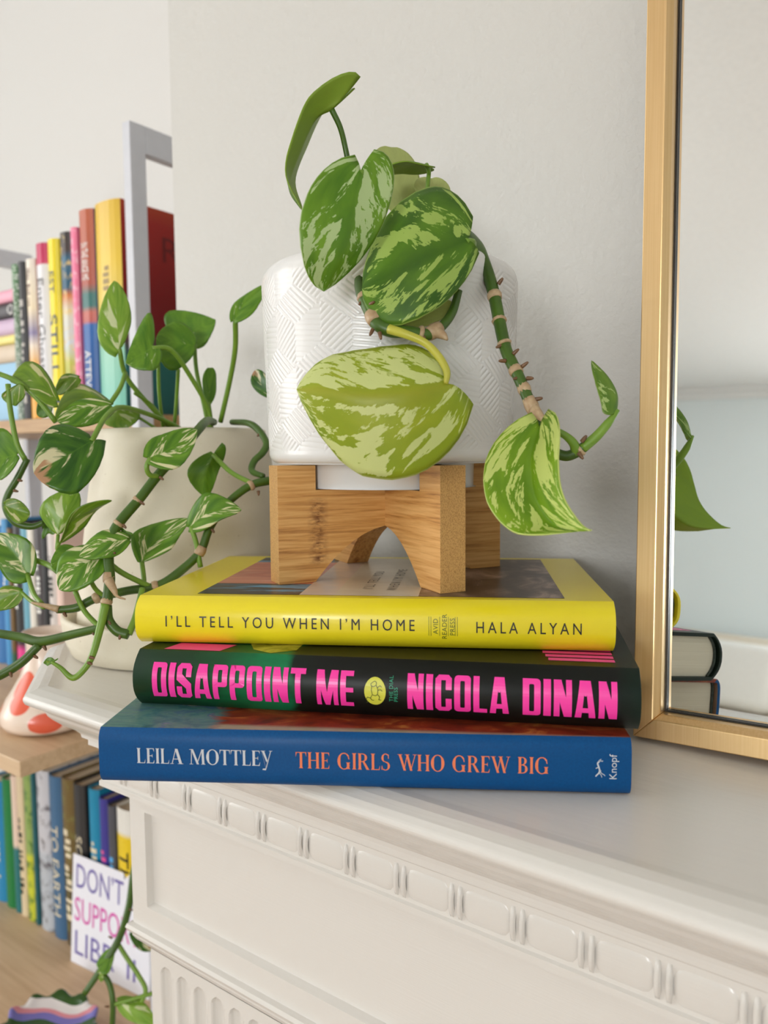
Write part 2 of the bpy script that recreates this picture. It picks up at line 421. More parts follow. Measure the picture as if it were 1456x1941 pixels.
def _arc(cx, cy, rx, ry, a0, a1, t0, t1, n=14):
    """crescent: outer ellipse minus an inner one whose stroke swells from t0 (ends) to t1 (middle)"""
    A, B = [], []
    for i in range(n+1):
        a = math.radians(a0 + (a1-a0)*i/n); k = t0 + (t1-t0)*abs(math.cos(a))**1.3
        A.append((cx+rx*math.cos(a), cy+ry*math.sin(a))); B.append((cx+(rx-k)*math.cos(a), cy+(ry-min(k, t0+.02))*math.sin(a)))
    return A, B
def _band(V, Fc, AB):
    A, B = AB; k = len(V); n = len(A); V += A + B
    for i in range(n-1): Fc.append((k+i, k+i+1, k+n+i+1, k+n+i))
def serif_glyph(ch):
    """high contrast display capitals, height 1"""
    V, Fc = [], []; T, h = .155, .045
    def stem(x, y0=0, y1=1):
        _poly(V, Fc, [(x-.06, y0), (x+T+.06, y0), (x+T, y0+.07), (x, y0+.07)]); _poly(V, Fc, [(x-.06, y1), (x+T+.06, y1), (x+T, y1-.07), (x, y1-.07)]); _rect(V, Fc, x, x+T, y0, y1)
    def diag(x0, y0, x1, y1, t): _poly(V, Fc, [(x0, y0), (x0+t, y0), (x1+t, y1), (x1, y1)])
    def hs(x0, x1, y): _poly(V, Fc, [(x0, y-.03 if y > .5 else y), (x1, y-.03 if y > .5 else y), (x1, y if y > .5 else y+.03), (x0, y if y > .5 else y+.03)])
    w = .6
    if ch == 'I': stem(.06); w = .28
    elif ch == 'L': stem(.06); _rect(V, Fc, .1, .55, 0, h); _poly(V, Fc, [(.55,0),(.58,.28),(.50,.045)]); w = .58
    elif ch == 'E':
        stem(.06)
        for y in (0, .48, 1-h): _rect(V, Fc, .1, .52 if y != .48 else .42, y, y+h)
        _poly(V, Fc, [(.52,0),(.55,.25),(.46,.045)]); _poly(V, Fc, [(.52,1),(.54,.76),(.46,.955)]); _poly(V, Fc, [(.42,.36),(.42,.64),(.36,.50)]); w = .56
    elif ch == 'F': stem(.06); w = .5
    elif ch == 'A':
        diag(.10, 0, .37, 1, .05); diag(.62, 0, .33, 1, T+.03); _rect(V, Fc, .2, .62, .30, .345); hs(0, .24, 0); hs(.52, .88, 0); w = .88
    elif ch == 'M':
        diag(.09, 0, .13, 1, .05); diag(.48, 0, .10, 1, T); diag(.46, 0, .82, 1, .06); diag(.84, 0, .80, 1, T); hs(0, .24, 0); hs(.78, 1.06, 0); hs(0, .2, 1); hs(.8, 1.0, 1); w = 1.06
    elif ch == 'O': _ring(V, Fc, *_arc(.42, .5, .42, .52, 0, 360, .04, .19, 32)); w = .84
    elif ch == 'T':
        stem(.26); _rect(V, Fc, 0, .68, 1-h, 1); _poly(V, Fc, [(0,1),(0,.70),(.07,.955)]); _poly(V, Fc, [(.68,1),(.68,.70),(.61,.955)]); w = .68
    elif ch == 'Y':
        diag(.30, -.15, .04, 1, 0.01); _poly(V, Fc, [(.05,1),(.05+T,1),(.43,.35),(.35,.25)]); _poly(V, Fc, [(.62,1),(.67,1),(.36,-.12),(.30,-.12)]); _poly(V, Fc, [(.36,-.12),(.30,-.28),(.08,-.26),(.10,-.18),(.26,-.16)]); hs(-.02, .28, 1); hs(.53, .75, 1); w = .72
    elif ch == 'H': stem(.06); stem(.56); _rect(V, Fc, .1, .6, .48, .48+h); w = .78
    elif ch == 'G':
        _band(V, Fc, _arc(.42, .5, .42, .52, 40, 330, .045, .19)); stem(.60, 0.02, .42); _poly(V, Fc, [(.72,.84),(.76,.62),(.70,.62),(.66,.80)]); w = .86
    elif ch == 'R':
        stem(.06); _band(V, Fc, _arc(.30, .74, .30, .26, 90, -90, .045, .16)); _rect(V, Fc, .1, .32, 1-h, 1); _rect(V, Fc, .1, .32, .48, .48+h); _poly(V, Fc, [(.30,.50),(.44,.50),(.72,.03),(.78,0),(.56,0)]); w = .76
    elif ch == 'S':
        _band(V, Fc, _arc(.28, .75, .26, .27, 50, 250, .045, .13)); _band(V, Fc, _arc(.27, .26, .28, .28, 75, -130, .045, .14)); _poly(V, Fc, [(.10,.62),(.20,.52),(.50,.34),(.40,.48)]); _poly(V, Fc, [(.42,.97),(.48,.97),(.48,.70),(.44,.72)]); _poly(V, Fc, [(.04,.30),(.02,.02),(.07,.02),(.10,.16)]); w = .56
    elif ch == 'W':
        diag(.36, 0, .04, 1, T*.95); diag(.36, 0, .56, 1, .05); diag(.76, 0, .50, 1, T*.95); diag(.78, 0, 1.06, 1, .05); hs(-.02, .28, 1); hs(.44, .72, 1); hs(.94, 1.18, 1); w = 1.14
    elif ch == 'B':
        stem(.06); _band(V, Fc, _arc(.28, .755, .27, .245, 90, -90, .045, .15)); _band(V, Fc, _arc(.30, .265, .31, .265, 90, -90, .045, .16))
        for y in (0, .49, 1-h): _rect(V, Fc, .1, .32, y, y+h)
        w = .64
    return V, Fc, w
def glyph_line(s, fn, gap=.08, space=.28):
    V, Fc, x = [], [], 0.0
    for ch in s:
        if ch == ' ': x += space; continue
        v2, f2, w = fn(ch); k = len(V)
        V += [(x+a, b) for a, b in v2]; Fc += [tuple(i+k for i in q) for q in f2]; x += w + gap
    return V, Fc, x - gap
def fit(T2, width, height):
    V, Fc, w = T2
    return [(a*width/w, b*height) for a, b in V], Fc, width
def map_mesh(name, T2, fn, mat, parent, cut=None, layered=False):
    """2-D outline -> 3-D via fn(x, y); cut = y spacing of extra cuts so that it follows a curved spine"""
    V, Fc = T2[0], T2[1]
    bm = bmesh.new(); lay = bm.verts.layers.float.new('lay'); vs_ = [bm.verts.new((a, b, 0)) for a, b in V]
    for n_, q in enumerate(Fc):
        for i in q: vs_[i][lay] = n_ % 7
    for q in Fc:
        try: bm.faces.new([vs_[i] for i in q])
        except ValueError: pass
    if cut:
        ys = [p[1] for p in V]; y = min(ys) + cut
        while y < max(ys):
            bmesh.ops.bisect_plane(bm, geom=bm.verts[:] + bm.edges[:] + bm.faces[:], plane_co=(0, y, 0), plane_no=(0, 1, 0)); y += cut
    for q in bm.verts:
        e = q[lay]*1.6e-5 if layered else 0.0
        q.co = Vector(fn(q.co.x, q.co.y)); q.co.y -= e
    bm.verts.layers.float.remove(lay)
    me = bpy.data.meshes.new(name); bm.to_mesh(me); bm.free()
    return _fin(name, me, mat, parent, False)

# ------------------------------------------------------------------ books
def page_mat():
    t = NT('book_pages'); n = t.noise(t.coord(scale=(3, 3, 900)), 1.6, 2)
    t.col(t.mix(n, srgb(206, 196, 172), srgb(240, 232, 214))); t.bump(n, 0.3, 0.0004); return t.set(0.8)
M_PAGE = page_mat()
M_HEADBAND = plain('headband_thread', srgb(58, 66, 60), .8, var=.8, scale=700)
def ink(name, c, rough=0.4): return plain(name, c, rough, var=0.03)
def make_book(name, L, D, T, spine_m, cover_m, bulge=.004, power=3.0, th=.0022, pages=M_PAGE, pages_in=.0035, detail=True):
    """x along the spine, y from spine to fore edge, z thickness; root empty at the spine's lower left corner"""
    root = empty(name)
    def ys(z): return bulge * abs(2*z/T - 1) ** power
    n = 17 if detail else 9
    zs = [T*(1-math.cos(math.pi*i/(n-1)))/2 for i in range(n)]
    out = [(D, 0)] + [(ys(z), z) for z in zs] + [(D, T)]
    inn = [(D, th)] + [(ys(z)+th, min(max(z, th), T-th)) for z in zs] + [(D, T-th)]
    V, Fc, fm = [], [], []
    for x in (0, L):
        V += [(x, y, z) for y, z in out] + [(x, y, z) for y, z in inn]
    m = len(out)
    for i in range(m-1):
        Fc.append((i, i+1, 2*m+i+1, 2*m+i)); fm.append(1 if i in (0, m-2) else 0)
        Fc.append((m+i, 3*m+i, 3*m+i+1, m+i+1)); fm.append(1)
        Fc.append((i, m+i, m+i+1, i+1)); fm.append(1 if i in (0, m-2) else 0)
        Fc.append((2*m+i, 2*m+i+1, 3*m+i+1, 3*m+i)); fm.append(1 if i in (0, m-2) else 0)
    Fc += [(0, 2*m, 3*m, m), (m-1, 2*m-1, 4*m-1, 3*m-1)]; fm += [1, 1]
    cv = obj('cover', V, Fc, None, root, False, fm, [spine_m, cover_m])
    if detail:
        for p in cv.data.polygons: p.use_smooth = fm[p.index] == 0
        b = cv.modifiers.new('b', 'BEVEL'); b.width = .0005; b.segments = 2; b.limit_method = 'ANGLE'; b.angle_limit = math.radians(50)
    pz = [th+(T-2*th)*i/8 for i in range(9)]
    pp = [(ys(z)+th+.0004, z) for z in pz] + [(D-.004, T-th), (D-.004, th)]
    q = len(pp)
    obj('page_block', [(x, y, z) for x in (pages_in, L-pages_in) for y, z in pp], [tuple(range(q))[::-1], tuple(range(q, 2*q))] + [(i, (i+1) % q, q+(i+1) % q, q+i) for i in range(q)], pages, root)
    if detail:
        for x in (pages_in-.0006, L-pages_in+.0006): tube('headband', [(x, ys(z)+th+.0012, z) for z in pz], .0009, M_HEADBAND, root, sides=6)
    root['_ys'] = [bulge, power, T]
    return root
def spine_fn(book, off=.00025):
    b, p, T = book['_ys']
    return lambda x, y: (x, b*abs(2*min(max(y, 0), T)/T-1)**p - off, y)
def spine_text(book, T2, x, zbase, mat, name='spine_lettering', cut=.0013, layered=False):
    V = [(a+x, b+zbase) for a, b in T2[0]]
    return map_mesh(name, (V, T2[1]), spine_fn(book), mat, book, cut, layered)
def vert_text(T2, x, z):      # reads upwards
    return [(x-b, z+a) for a, b in T2[0]], T2[1]
def along(book, px, py):
    """distance along a lying book's spine of the spot seen at photo pixel px, py"""
    r = _ray(px, py); a = book.rotation_euler[2]; d = (math.cos(a), math.sin(a)); o = book.location
    det = r[0]*d[1] - r[1]*d[0]          # o + s*d parallel to r
    return (r[1]*o[0] - r[0]*o[1]) / det * 1.0
def place_flat(book, p, ang):
    book.location = p; book.rotation_euler = (0, 0, math.radians(ang))

# -- yellow book
def yellow_mat():
    t = NT('yellow_jacket'); n = t.noise(t.coord(), 25, 2); t.col(t.mix(n, srgb(236, 214, 26), srgb(240, 222, 36))); return t.set(0.32, 0, 0.5, 0.15)
M_YEL = yellow_mat()
M_INK = ink('black_ink', srgb(26, 24, 20))
LY, DY_, TY = .2375, .157, .0243
yb = make_book('book', LY, DY_, TY, M_YEL, M_YEL, .0075, 3.2)
place_flat(yb, (-.3318, .2412, Z_YEL), 29.6)
tag(yb, 'yellow hardcover book under the bamboo stand, topmost of the stack', 'book', 'stacked hardcover books')
k = LY / 905.0          # metres per photo pixel along this spine
sp = lambda s, x0, x1, zb, h, sq=1.12: spine_text(yb, fit(text2d(s, 1, sq), along(yb, x1, 1178)-along(yb, x0, 1178), h), along(yb, x0, 1178), zb, M_INK)
sp("I\u2019LL TELL YOU WHEN I\u2019M HOME", 314, 786, .0098, .0056, 1.45)
sp("HALA ALYAN", 903, 1103, .0094, .0056, 1.45)
M_GREEN_INK = ink('olive_ink', srgb(96, 104, 24))
for i, (s, px) in enumerate((('AVID', 826), ('READER', 843), ('PRESS', 858))):
    t2 = text2d(s, .0023, 1.05); V, Fc = vert_text(t2, along(yb, px+4, 1178), .0122-t2[2]/2)
    map_mesh('publisher_mark', (V, Fc), spine_fn(yb), M_GREEN_INK, yb, .003)
V, Fc = [], []
for px in (813, 817, 833.5, 850, 863, 867): _rect(V, Fc, along(yb, px, 1178)-.0001, along(yb, px, 1178)+.0001, .0076, .0170)
map_mesh('publisher_mark', (V, Fc), spine_fn(yb), M_GREEN_INK, yb, .003)
# cover pictures, printed on the jacket
def pic(name, stops, scale=(40, 60, 1), detail=4, dist=1.0, rough=.3):
    t = NT(name); n = t.noise(t.coord(scale=scale), 1.0, detail, .6, dist); t.col(t.ramp(n, stops)); return t.set(rough)
P_HAND = pic('print_hand', [(.30, srgb(232, 178, 152)), (.48, srgb(205, 128, 100)), (.56, srgb(190, 106, 84)), (.70, srgb(226, 190, 170))], (10, 60, 1))
P_BLUE = pic('print_blue_water', [(.42, srgb(40, 42, 44)), (.50, srgb(50, 55, 60)), (.55, srgb(70, 140, 176)), (.8, srgb(96, 160, 190))], (18, 90, 1))
P_BEIGE = pic('print_beige', [(.3, srgb(206, 194, 170)), (.7, srgb(218, 208, 186))])
P_PALE = pic('print_pale_skin', [(.3, srgb(222, 200, 180)), (.7, srgb(200, 186, 176))])
P_DARK = pic('print_sepia_photo', [(.30, srgb(48, 38, 34)), (.52, srgb(84, 68, 60)), (.60, srgb(120, 98, 88)), (.72, srgb(176, 152, 140))], (40, 30, 1))
top = lambda z=.00015: (lambda x, y: (x, y, TY+z))
def patch(book, name, x0, x1, y0, y1, mat, T=TY, z=.00015):
    V, Fc = [], []; _rect(V, Fc, x0, x1, y0, y1); return map_mesh(name, (V, Fc), lambda x, y: (x, y, T+z), mat, book)
X0, X1, Y0, Y1 = .0285, .2150, .0128, .150
patch(yb, 'cover_picture', X0, .082, .045, .128, P_HAND); patch(yb, 'cover_picture', X0, .082, Y0, .045, P_BLUE); patch(yb, 'cover_picture', X0, .082, .128, Y1, P_BLUE)
patch(yb, 'cover_picture', .082, .100, Y0, Y1, P_PALE); patch(yb, 'cover_picture', .100, .143, Y0, Y1, P_BEIGE); patch(yb, 'cover_picture', .143, X1, Y0, Y1, P_DARK)
M_GREYINK = ink('grey_ink', srgb(120, 112, 98)); M_SEPINK = ink('sepia_ink', srgb(150, 128, 116))
for s, x, m, y0 in (("I\u2019LL TELL YOU", .112, M_GREYINK, .032), ("WHEN I\u2019M HOME", .125, M_GREYINK, .028), ("HALA ALYAN", .170, M_SEPINK, .045)):
    t2 = text2d(s, .0055, 1.25); map_mesh('cover_lettering', ([(x-b+.0055, y0+a) for a, b in t2[0]], t2[1]), top(.0003), m, yb)

# -- black and green book
def black_mat(cover):
    t = NT('dark_green_to_black_jacket' + ('_front' if cover else ''))
    x, y, z = t.sep(t.coord())
    n = t.noise(t.coord(scale=(60, 30, 220)), 1.0, 4, .6)
    n2 = t.noise(t.coord(), 45, 3)
    xx = t.math('ADD', x, t.math('MULTIPLY', t.math('SUBTRACT', n2, .5), .02))
    g = t.ramp(t.math('DIVIDE', xx, .236), [(0.0, srgb(10, 52, 24)), (.10, srgb(14, 60, 28)), (.20, srgb(16, 88, 46)), (.30, srgb(14, 140, 84)), (.335, srgb(16, 138, 84)), (.352, srgb(16, 30, 22)), (.40, srgb(18, 17, 16)), (.97, srgb(17, 16, 15)), (1.0, srgb(14, 34, 24))])
    t.col(t.mix(t.math('MULTIPLY', n, .55), g, srgb(10, 24, 14))); return t.set(.42, 0, .28)
LB, DB, TB = .2400, .158, .0278
bb = make_book('book', LB, DB, TB, black_mat(False), black_mat(True), .0085, 2.4)
place_flat(bb, (-.3215, .2312, Z_BLACK), 25.9)
tag(bb, 'black and green hardcover book with hot pink lettering, middle of the stack', 'book', 'stacked hardcover books')
M_PINK = ink('hot_pink_ink', srgb(255, 62, 168), .3); M_LIME = ink('lime_ink', srgb(214, 212, 70)); M_TEALINK = ink('teal_ink', srgb(40, 160, 120))
k = .2365 / 952.0
def bt(s, x0, x1, zb, h): spine_text(bb, fit(glyph_line(s, block_glyph, .062, .17), along(bb, x1, 1310)-along(bb, x0, 1310), h), along(bb, x0, 1310), zb, M_PINK, layered=True)
bt('DISAPPOINT', 289, 579, .0062, .0168); bt('ME', 600, 670, .0062, .0166); bt('NICOLA', 772, 965, .0062, .0166); bt('DINAN', 991, 1171, .0062, .0166)
V, Fc = [], []; cx, cz = along(bb, 711, 1310), .0142
_poly(V, Fc, [(cx+.0051*math.cos(a), cz+.0066*math.sin(a)) for a in np.linspace(0, 2*math.pi, 28)[:-1]])
map_mesh('publisher_badge', (V, Fc), spine_fn(bb), M_LIME, bb, .003)
# a small line drawing of a standing lion on the badge
V, Fc = [], []
def stroke(P, w):
    for (a, b), (c, d) in zip(P[:-1], P[1:]):
        l = math.hypot(c-a, d-b) + 1e-9; nx, ny = -(d-b)/l*w, (c-a)/l*w
        _poly(V, Fc, [(a+nx, b+ny), (a-nx, b-ny), (c-nx, d-ny), (c+nx, d+ny)])
S = .00122
for P in ([(-.8,3.6),(-1.6,3.0),(-1.5,2.2),(-.6,1.9),(.4,2.4),(.6,3.4),(-.1,4.0),(-.8,3.6)], [(-1.2,2.2),(-1.4,.6),(-1.0,-1.2),(-1.8,-2.6),(-1.2,-3.4),(-.4,-3.4)], [(.5,2.4),(1.2,.8),(1.0,-1.0),(1.8,-2.0),(1.4,-3.2),(2.4,-3.2)], [(.9,1.6),(2.0,2.4),(2.6,1.8)], [(1.0,.6),(2.2,.9),(2.8,.3)], [(-1.0,-1.2),(.2,-1.6),(1.0,-1.0)], [(-1.8,-2.6),(-3.0,-2.2),(-3.4,-3.2),(-2.8,-4.2),(-3.4,-4.6)]):
    stroke([(cx+a*S, cz+b*S) for a, b in P], .00014)
map_mesh('publisher_mark', (V, Fc), spine_fn(bb, .00045), ink('dark_olive_ink', srgb(70, 80, 20)), bb)
for s, px in (('THE DIAL', 742), ('PRESS', 751)):
    t2 = text2d(s, .0018, 1.1); map_mesh('publisher_mark', vert_text(t2, along(bb, px+3, 1310), .0098), spine_fn(bb), M_TEALINK, bb, .003)
topb = lambda x, y: (x, y, TB+.00015)
V, Fc = [], []; _poly(V, Fc, [(.0125, .0093), (.0418, .0093), (.046, .022), (.016, .022)]); map_mesh('cover_lettering', (V, Fc), topb, M_PINK, bb)
V, Fc = [], []
for i in range(5): _rect(V, Fc, .2005-.0012*i, .2305, .0160+.0064*i, .0205+.0064*i)
map_mesh('cover_lettering', (V, Fc), topb, M_PINK, bb)
V, Fc = [], []; _poly(V, Fc, [(.0575, .0145), (.0680, .0090), (.0790, .0160), (.0790, .03), (.05, .03)]); map_mesh('cover_picture', (V, Fc), topb, pic('print_olive_leaf', [(.35, srgb(120, 120, 30)), (.6, srgb(196, 190, 80))], (90, 90, 1)), bb)

# -- blue book
def blue_mat():
    t = NT('blue_jacket'); n = t.noise(t.coord(), 900, 2); t.col(t.mix(n, srgb(0, 66, 122), srgb(0, 84, 142))); t.bump(n, .08, .0003); return t.set(.45, 0, .25)
def painting_mat():
    t = NT('painted_cover'); x, y, z = t.sep(t.coord())
    n = t.noise(t.coord(scale=(42, 85, 1)), 1.0, 5, .68, 1.2); fine = t.noise(t.coord(scale=(160, 420, 1), rot=(0, 0, .6)), 1.0, 3)
    sea = t.ramp(n, [(.28, srgb(34, 80, 84)), (.42, srgb(64, 128, 134)), (.50, srgb(104, 150, 138)), (.58, srgb(70, 112, 152)), (.70, srgb(206, 200, 172))])
    fire = t.ramp(n, [(.28, srgb(70, 20, 12)), (.42, srgb(128, 40, 18)), (.55, srgb(160, 58, 24)), (.68, srgb(206, 128, 62))])
    xn = t.math('ADD', x, t.math('MULTIPLY', t.math('SUBTRACT', n, .5), .03))
    f1 = t.math('MULTIPLY', t.math('SUBTRACT', xn, .048), 160, clamp=True)
    edge = t.math('MULTIPLY', t.math('SUBTRACT', .0125, t.math('ADD', y, t.math('MULTIPLY', xn, .035))), 300, clamp=True)
    c = t.mix(f1, sea, fire); c = t.mix(t.math('MULTIPLY', edge, f1), c, srgb(178, 166, 140))
    t.col(t.mix(t.math('MULTIPLY', fine, .35), c, srgb(40, 44, 40))); return t.set(.4)
LU, DU, TU = .2385, .160, .0252
ub = make_book('book', LU, DU, TU, blue_mat(), painting_mat(), .0030, 6.0)
place_flat(ub, (-.3102, .2038, Z_BLUE), 31.6)
tag(ub, 'blue hardcover book with painted cover, bottom of the stack on the mantelpiece', 'book', 'stacked hardcover books')
M_SILVER = ink('silver_ink', srgb(206, 210, 214)); M_ORANGE = ink('orange_ink', srgb(238, 128, 84))
k = LU / 995.0
spine_text(ub, fit(glyph_line('LEILA MOTTLEY', serif_glyph, .06, .36), along(ub, 516, 1440)-along(ub, 260, 1440), .0070), along(ub, 260, 1440), .0098, M_SILVER, layered=True)
spine_text(ub, fit(glyph_line('THE GIRLS WHO GREW BIG', serif_glyph, .07, .42), along(ub, 1041, 1450)-along(ub, 561, 1450), .0074), along(ub, 561, 1450), .0092, M_ORANGE, layered=True)
t2 = text2d('Knopf', .0032, 1.0); map_mesh('publisher_mark', vert_text(t2, along(ub, 1169, 1460), .0076), spine_fn(ub), M_SILVER, ub, .004)
V, Fc = [], []; cx, cz = along(ub, 1136, 1460), .0120     # leaping hound mark
for P, w in (([(-.2,3.4),(-.9,2.6),(-.5,1.6),(-.1,.4),(.2,-1.0),(-.4,-2.4)], .00034), ([(-.4,-2.2),(-1.2,-3.0),(-1.6,-3.6)], .0003), ([(-.1,3.2),(.6,4.0),(1.1,3.5),(1.6,3.9)], .00014), ([(-.7,2.8),(-.3,3.7),(.2,4.3),(.8,4.6)], .00014), ([(.2,-1.2),(1.2,-2.2),(2.2,-2.7),(2.6,-3.3)], .00016), ([(0,-1.8),(.9,-3.0),(1.2,-4.0)], .00014), ([(-.4,.8),(-1.6,.2)], .0002), ([(.3,-.6),(.2,-1.6)], .0005)):
    stroke([(cx+a*.00095, cz+b*.00095) for a, b in P], w)
map_mesh('publisher_mark', (V, Fc), spine_fn(ub), M_SILVER, ub)

# ------------------------------------------------------------------ bamboo stand
def bamboo(axis_name, end=False):
    t = NT('bamboo_' + axis_name)
    if end:
        n = t.noise(t.coord(scale=(1, 1, .5)), 2400, 2, .5); t.col(t.ramp(n, [(.34, srgb(168, 122, 62)), (.56, srgb(202, 156, 90))]))
        t.bump(n, .15, .0004); return t.set(.5)
    co = t.coord(scale=(.045, 1, 1)); n1 = t.noise(co, 620, 4, .6); n2 = t.noise(co, 170, 2)
    m = t.math('ADD', t.math('MULTIPLY', n1, .6), t.math('MULTIPLY', n2, .4))
    c = t.ramp(m, [(.34, srgb(150, 96, 44)), (.46, srgb(204, 148, 80)), (.60, srgb(224, 174, 108))])
    if axis_name == 'knotted':
        x, y, z = t.sep(t.coord())
        kx = t.math('SUBTRACT', 1.0, t.math('MULTIPLY', t.math('ABSOLUTE', t.math('ADD', x, .049)), 150), clamp=True)
        kz = t.math('MULTIPLY', t.math('SUBTRACT', .020, t.math('ABSOLUTE', t.math('SUBTRACT', z, .028))), 200, clamp=True)
        st = t.noise(t.coord(scale=(.35, 1, 1)), 700, 3, .6)
        knot = t.math('MULTIPLY', t.math('MULTIPLY', kx, kz), t.math('MULTIPLY', t.math('SUBTRACT', st, .36), 4.0, clamp=True), clamp=True)
        c = t.mix(knot, c, srgb(112, 64, 26))
    t.col(c); t.bump(n1, .05, .0003); return t.set(.42)
M_BAM, M_BAM2, M_BAME = bamboo('knotted'), bamboo('plain'), bamboo('end_grain', True)
SC = (-.2680, .3760); HH, NOTCH, SH, TH = .0722, .0515, .0652, .0150
stand = tag(empty('plant_stand', (SC[0], SC[1], Z_STAND)), 'bamboo cross shaped plant stand with four arched legs on the yellow book', 'plant stand')
def plank(ang, mat):
    """one board of the cross, built as vertical slices"""
    xa, xn, n = HH-.0215, .0500, 22
    zb = lambda x: .0300*(1-(abs(x)/xa)**2.1) if abs(x) < xa else 0.0
    xs = sorted(set([-HH, HH, -xn, xn, -xa, xa] + [round(xa*math.sin(math.pi/2*(-1+2*i/n)), 6) for i in range(n+1)]))
    V, Fc = [], []
    cols = []
    for x in xs:
        if abs(abs(x)-xn) < 1e-9: cols += [(x, SH), (x, NOTCH)] if x < 0 else [(x, NOTCH), (x, SH)]
        else: cols.append((x, SH if abs(x) > xn else NOTCH))
    bm = bmesh.new(); W = {}
    def vert(x, y, z):
        key = (round(x, 6), y, round(z, 6))
        if key not in W: W[key] = bm.verts.new((x, y, z))
        return W[key]
    h = TH/2
    def face(*p):
        q = []
        for u in p:
            w_ = vert(*u)
            if w_ not in q: q.append(w_)
        if len(q) > 2: bm.faces.new(q)
    for (x0, t0), (x1, t1) in zip(cols[:-1], cols[1:]):
        if x0 == x1: continue
        e = [NOTCH] if t0 == SH else []     # shared level so that the step welds
        for lo0, lo1, hi in ([(zb(x0), zb(x1), NOTCH), (NOTCH, NOTCH, SH)] if t0 == SH else [(zb(x0), zb(x1), NOTCH)]):
            face((x0, -h, lo0), (x1, -h, lo1), (x1, -h, hi), (x0, -h, hi)); face((x0, h, hi), (x1, h, hi), (x1, h, lo1), (x0, h, lo0))
        face((x0, -h, t0), (x1, -h, t0), (x1, h, t0), (x0, h, t0)); face((x0, -h, zb(x0)), (x0, h, zb(x0)), (x1, h, zb(x1)), (x1, -h, zb(x1)))
    for x in (-HH, HH, -xn, xn):
        for l0, l1 in (((0, NOTCH), (NOTCH, SH)) if abs(x) == HH else ((NOTCH, SH),)): face((x, -h, l0), (x, h, l0), (x, h, l1), (x, -h, l1))
    bmesh.ops.recalc_face_normals(bm, faces=bm.faces)
    me = bpy.data.meshes.new('cross_board'); bm.to_mesh(me); bm.free()
    me.materials.append(mat); me.materials.append(M_BAME)
    for q in me.polygons: q.material_index = 1 if abs(q.normal.x) > .95 and abs(abs(q.center.x)-HH) < .002 else 0
    o = link(bpy.data.objects.new('cross_board', me), stand); o.rotation_euler = (0, 0, ang)
    bv = o.modifiers.new('b', 'BEVEL'); bv.width = .0009; bv.segments = 3; bv.limit_method = 'ANGLE'; bv.angle_limit = math.radians(50)
A_ANG = math.radians(61.4)
plank(A_ANG, M_BAM); plank(A_ANG + math.pi/2, M_BAM2)

# ------------------------------------------------------------------ white pot with embossed hatching
def white_glaze():
    t = NT('white_glaze'); t.col((.79, .78, .76, 1)); return t.set(.22, 0, .5)
M_GLAZE = white_glaze()
pot = tag(empty('flower_pot', (SC[0], SC[1], Z_STAND + NOTCH + .0006)), 'white ceramic flower pot embossed with hatched lines, standing on the bamboo stand', 'flower pot')
RB, RT, HB, FOOT = .0705, .0740, .1105, .0136
prof = [(.050, .0), (.0478, .0), (.0484, .0004), (.0488, .0130), (.0500, FOOT), (.060, FOOT), (.0668, FOOT+.0004)]
cx_, cz_, rr_ = RB-.0058, FOOT+.0062, .0060
prof += [(cx_+rr_*math.sin(a), cz_-rr_*math.cos(a)) for a in np.linspace(.25, math.pi/2, 7)]
zz = np.linspace(cz_+.001, FOOT+HB-.0100, 250)
prof += [(RB + (RT-RB)*(z-cz_)/(HB), z) for z in zz]
rt = RT-.0008; prof += [(rt-.0095+.0095*math.cos(a), FOOT+HB-.0095+.0095*math.sin(a)) for a in np.linspace(.15, math.pi/2+.9, 14)]
prof += [(rt-.016, FOOT+HB-.012), (rt-.0165, FOOT+.05)]
prof = np.array(prof); SEG = 1100
th = np.linspace(0, 2*math.pi, SEG, endpoint=False)
R_, TH_ = np.meshgrid(prof[:, 0], th); Z_ = np.meshgrid(prof[:, 1], th)[0]
s_arc, zc = TH_*RT, Z_ - FOOT
a_ = RT*2*math.pi/13/1.0                       # lattice pitch round the pot
e_ = a_/math.sqrt(3)
best = np.full(s_arc.shape, 1e9); bx, bz = np.zeros_like(s_arc), np.zeros_like(s_arc)
row = np.round(zc/(1.5*e_))
for dr in (-1, 0, 1):
    rw = row+dr; cz = rw*1.5*e_; off = np.where(np.mod(rw, 2) == 1, a_/2, 0); cxx = np.round((s_arc-off)/a_)*a_+off
    d = (s_arc-cxx)**2 + (zc-cz)**2; m_ = d < best
    best = np.where(m_, d, best); bx = np.where(m_, s_arc-cxx, bx); bz = np.where(m_, zc-cz, bz)
ang = np.mod(np.arctan2(bz, bx) + math.pi/6 + 2*math.pi, 2*math.pi); sec = np.floor(ang/(2*math.pi/3)).astype(int)
pitch = .0027
dirs = [math.radians(128), math.radians(84), math.radians(52)]
ph = np.zeros_like(s_arc)
for i_, dd in enumerate(dirs): ph = np.where(sec == i_, (bx*math.cos(dd) + bz*math.sin(dd)), ph)
amp = np.where(sec == 1, .00028, .00060)
hgt = amp*(np.sqrt(np.abs(np.sin(ph*math.pi/pitch)))-.6)
mask = np.clip((zc-.006)/.004, 0, 1)*np.clip((HB-.008-zc)/.006, 0, 1)*(R_ > RB-.001)
Rf = R_ + hgt*mask
vv = np.stack([Rf*np.cos(TH_), Rf*np.sin(TH_), Z_], -1).reshape(-1, 3)
nP = len(prof); kk, ii = np.meshgrid(np.arange(SEG), np.arange(nP-1), indexing='ij'); k2 = (kk+1) % SEG
qd = np.stack([kk*nP+ii, k2*nP+ii, k2*nP+ii+1, kk*nP+ii+1], -1).reshape(-1, 4)
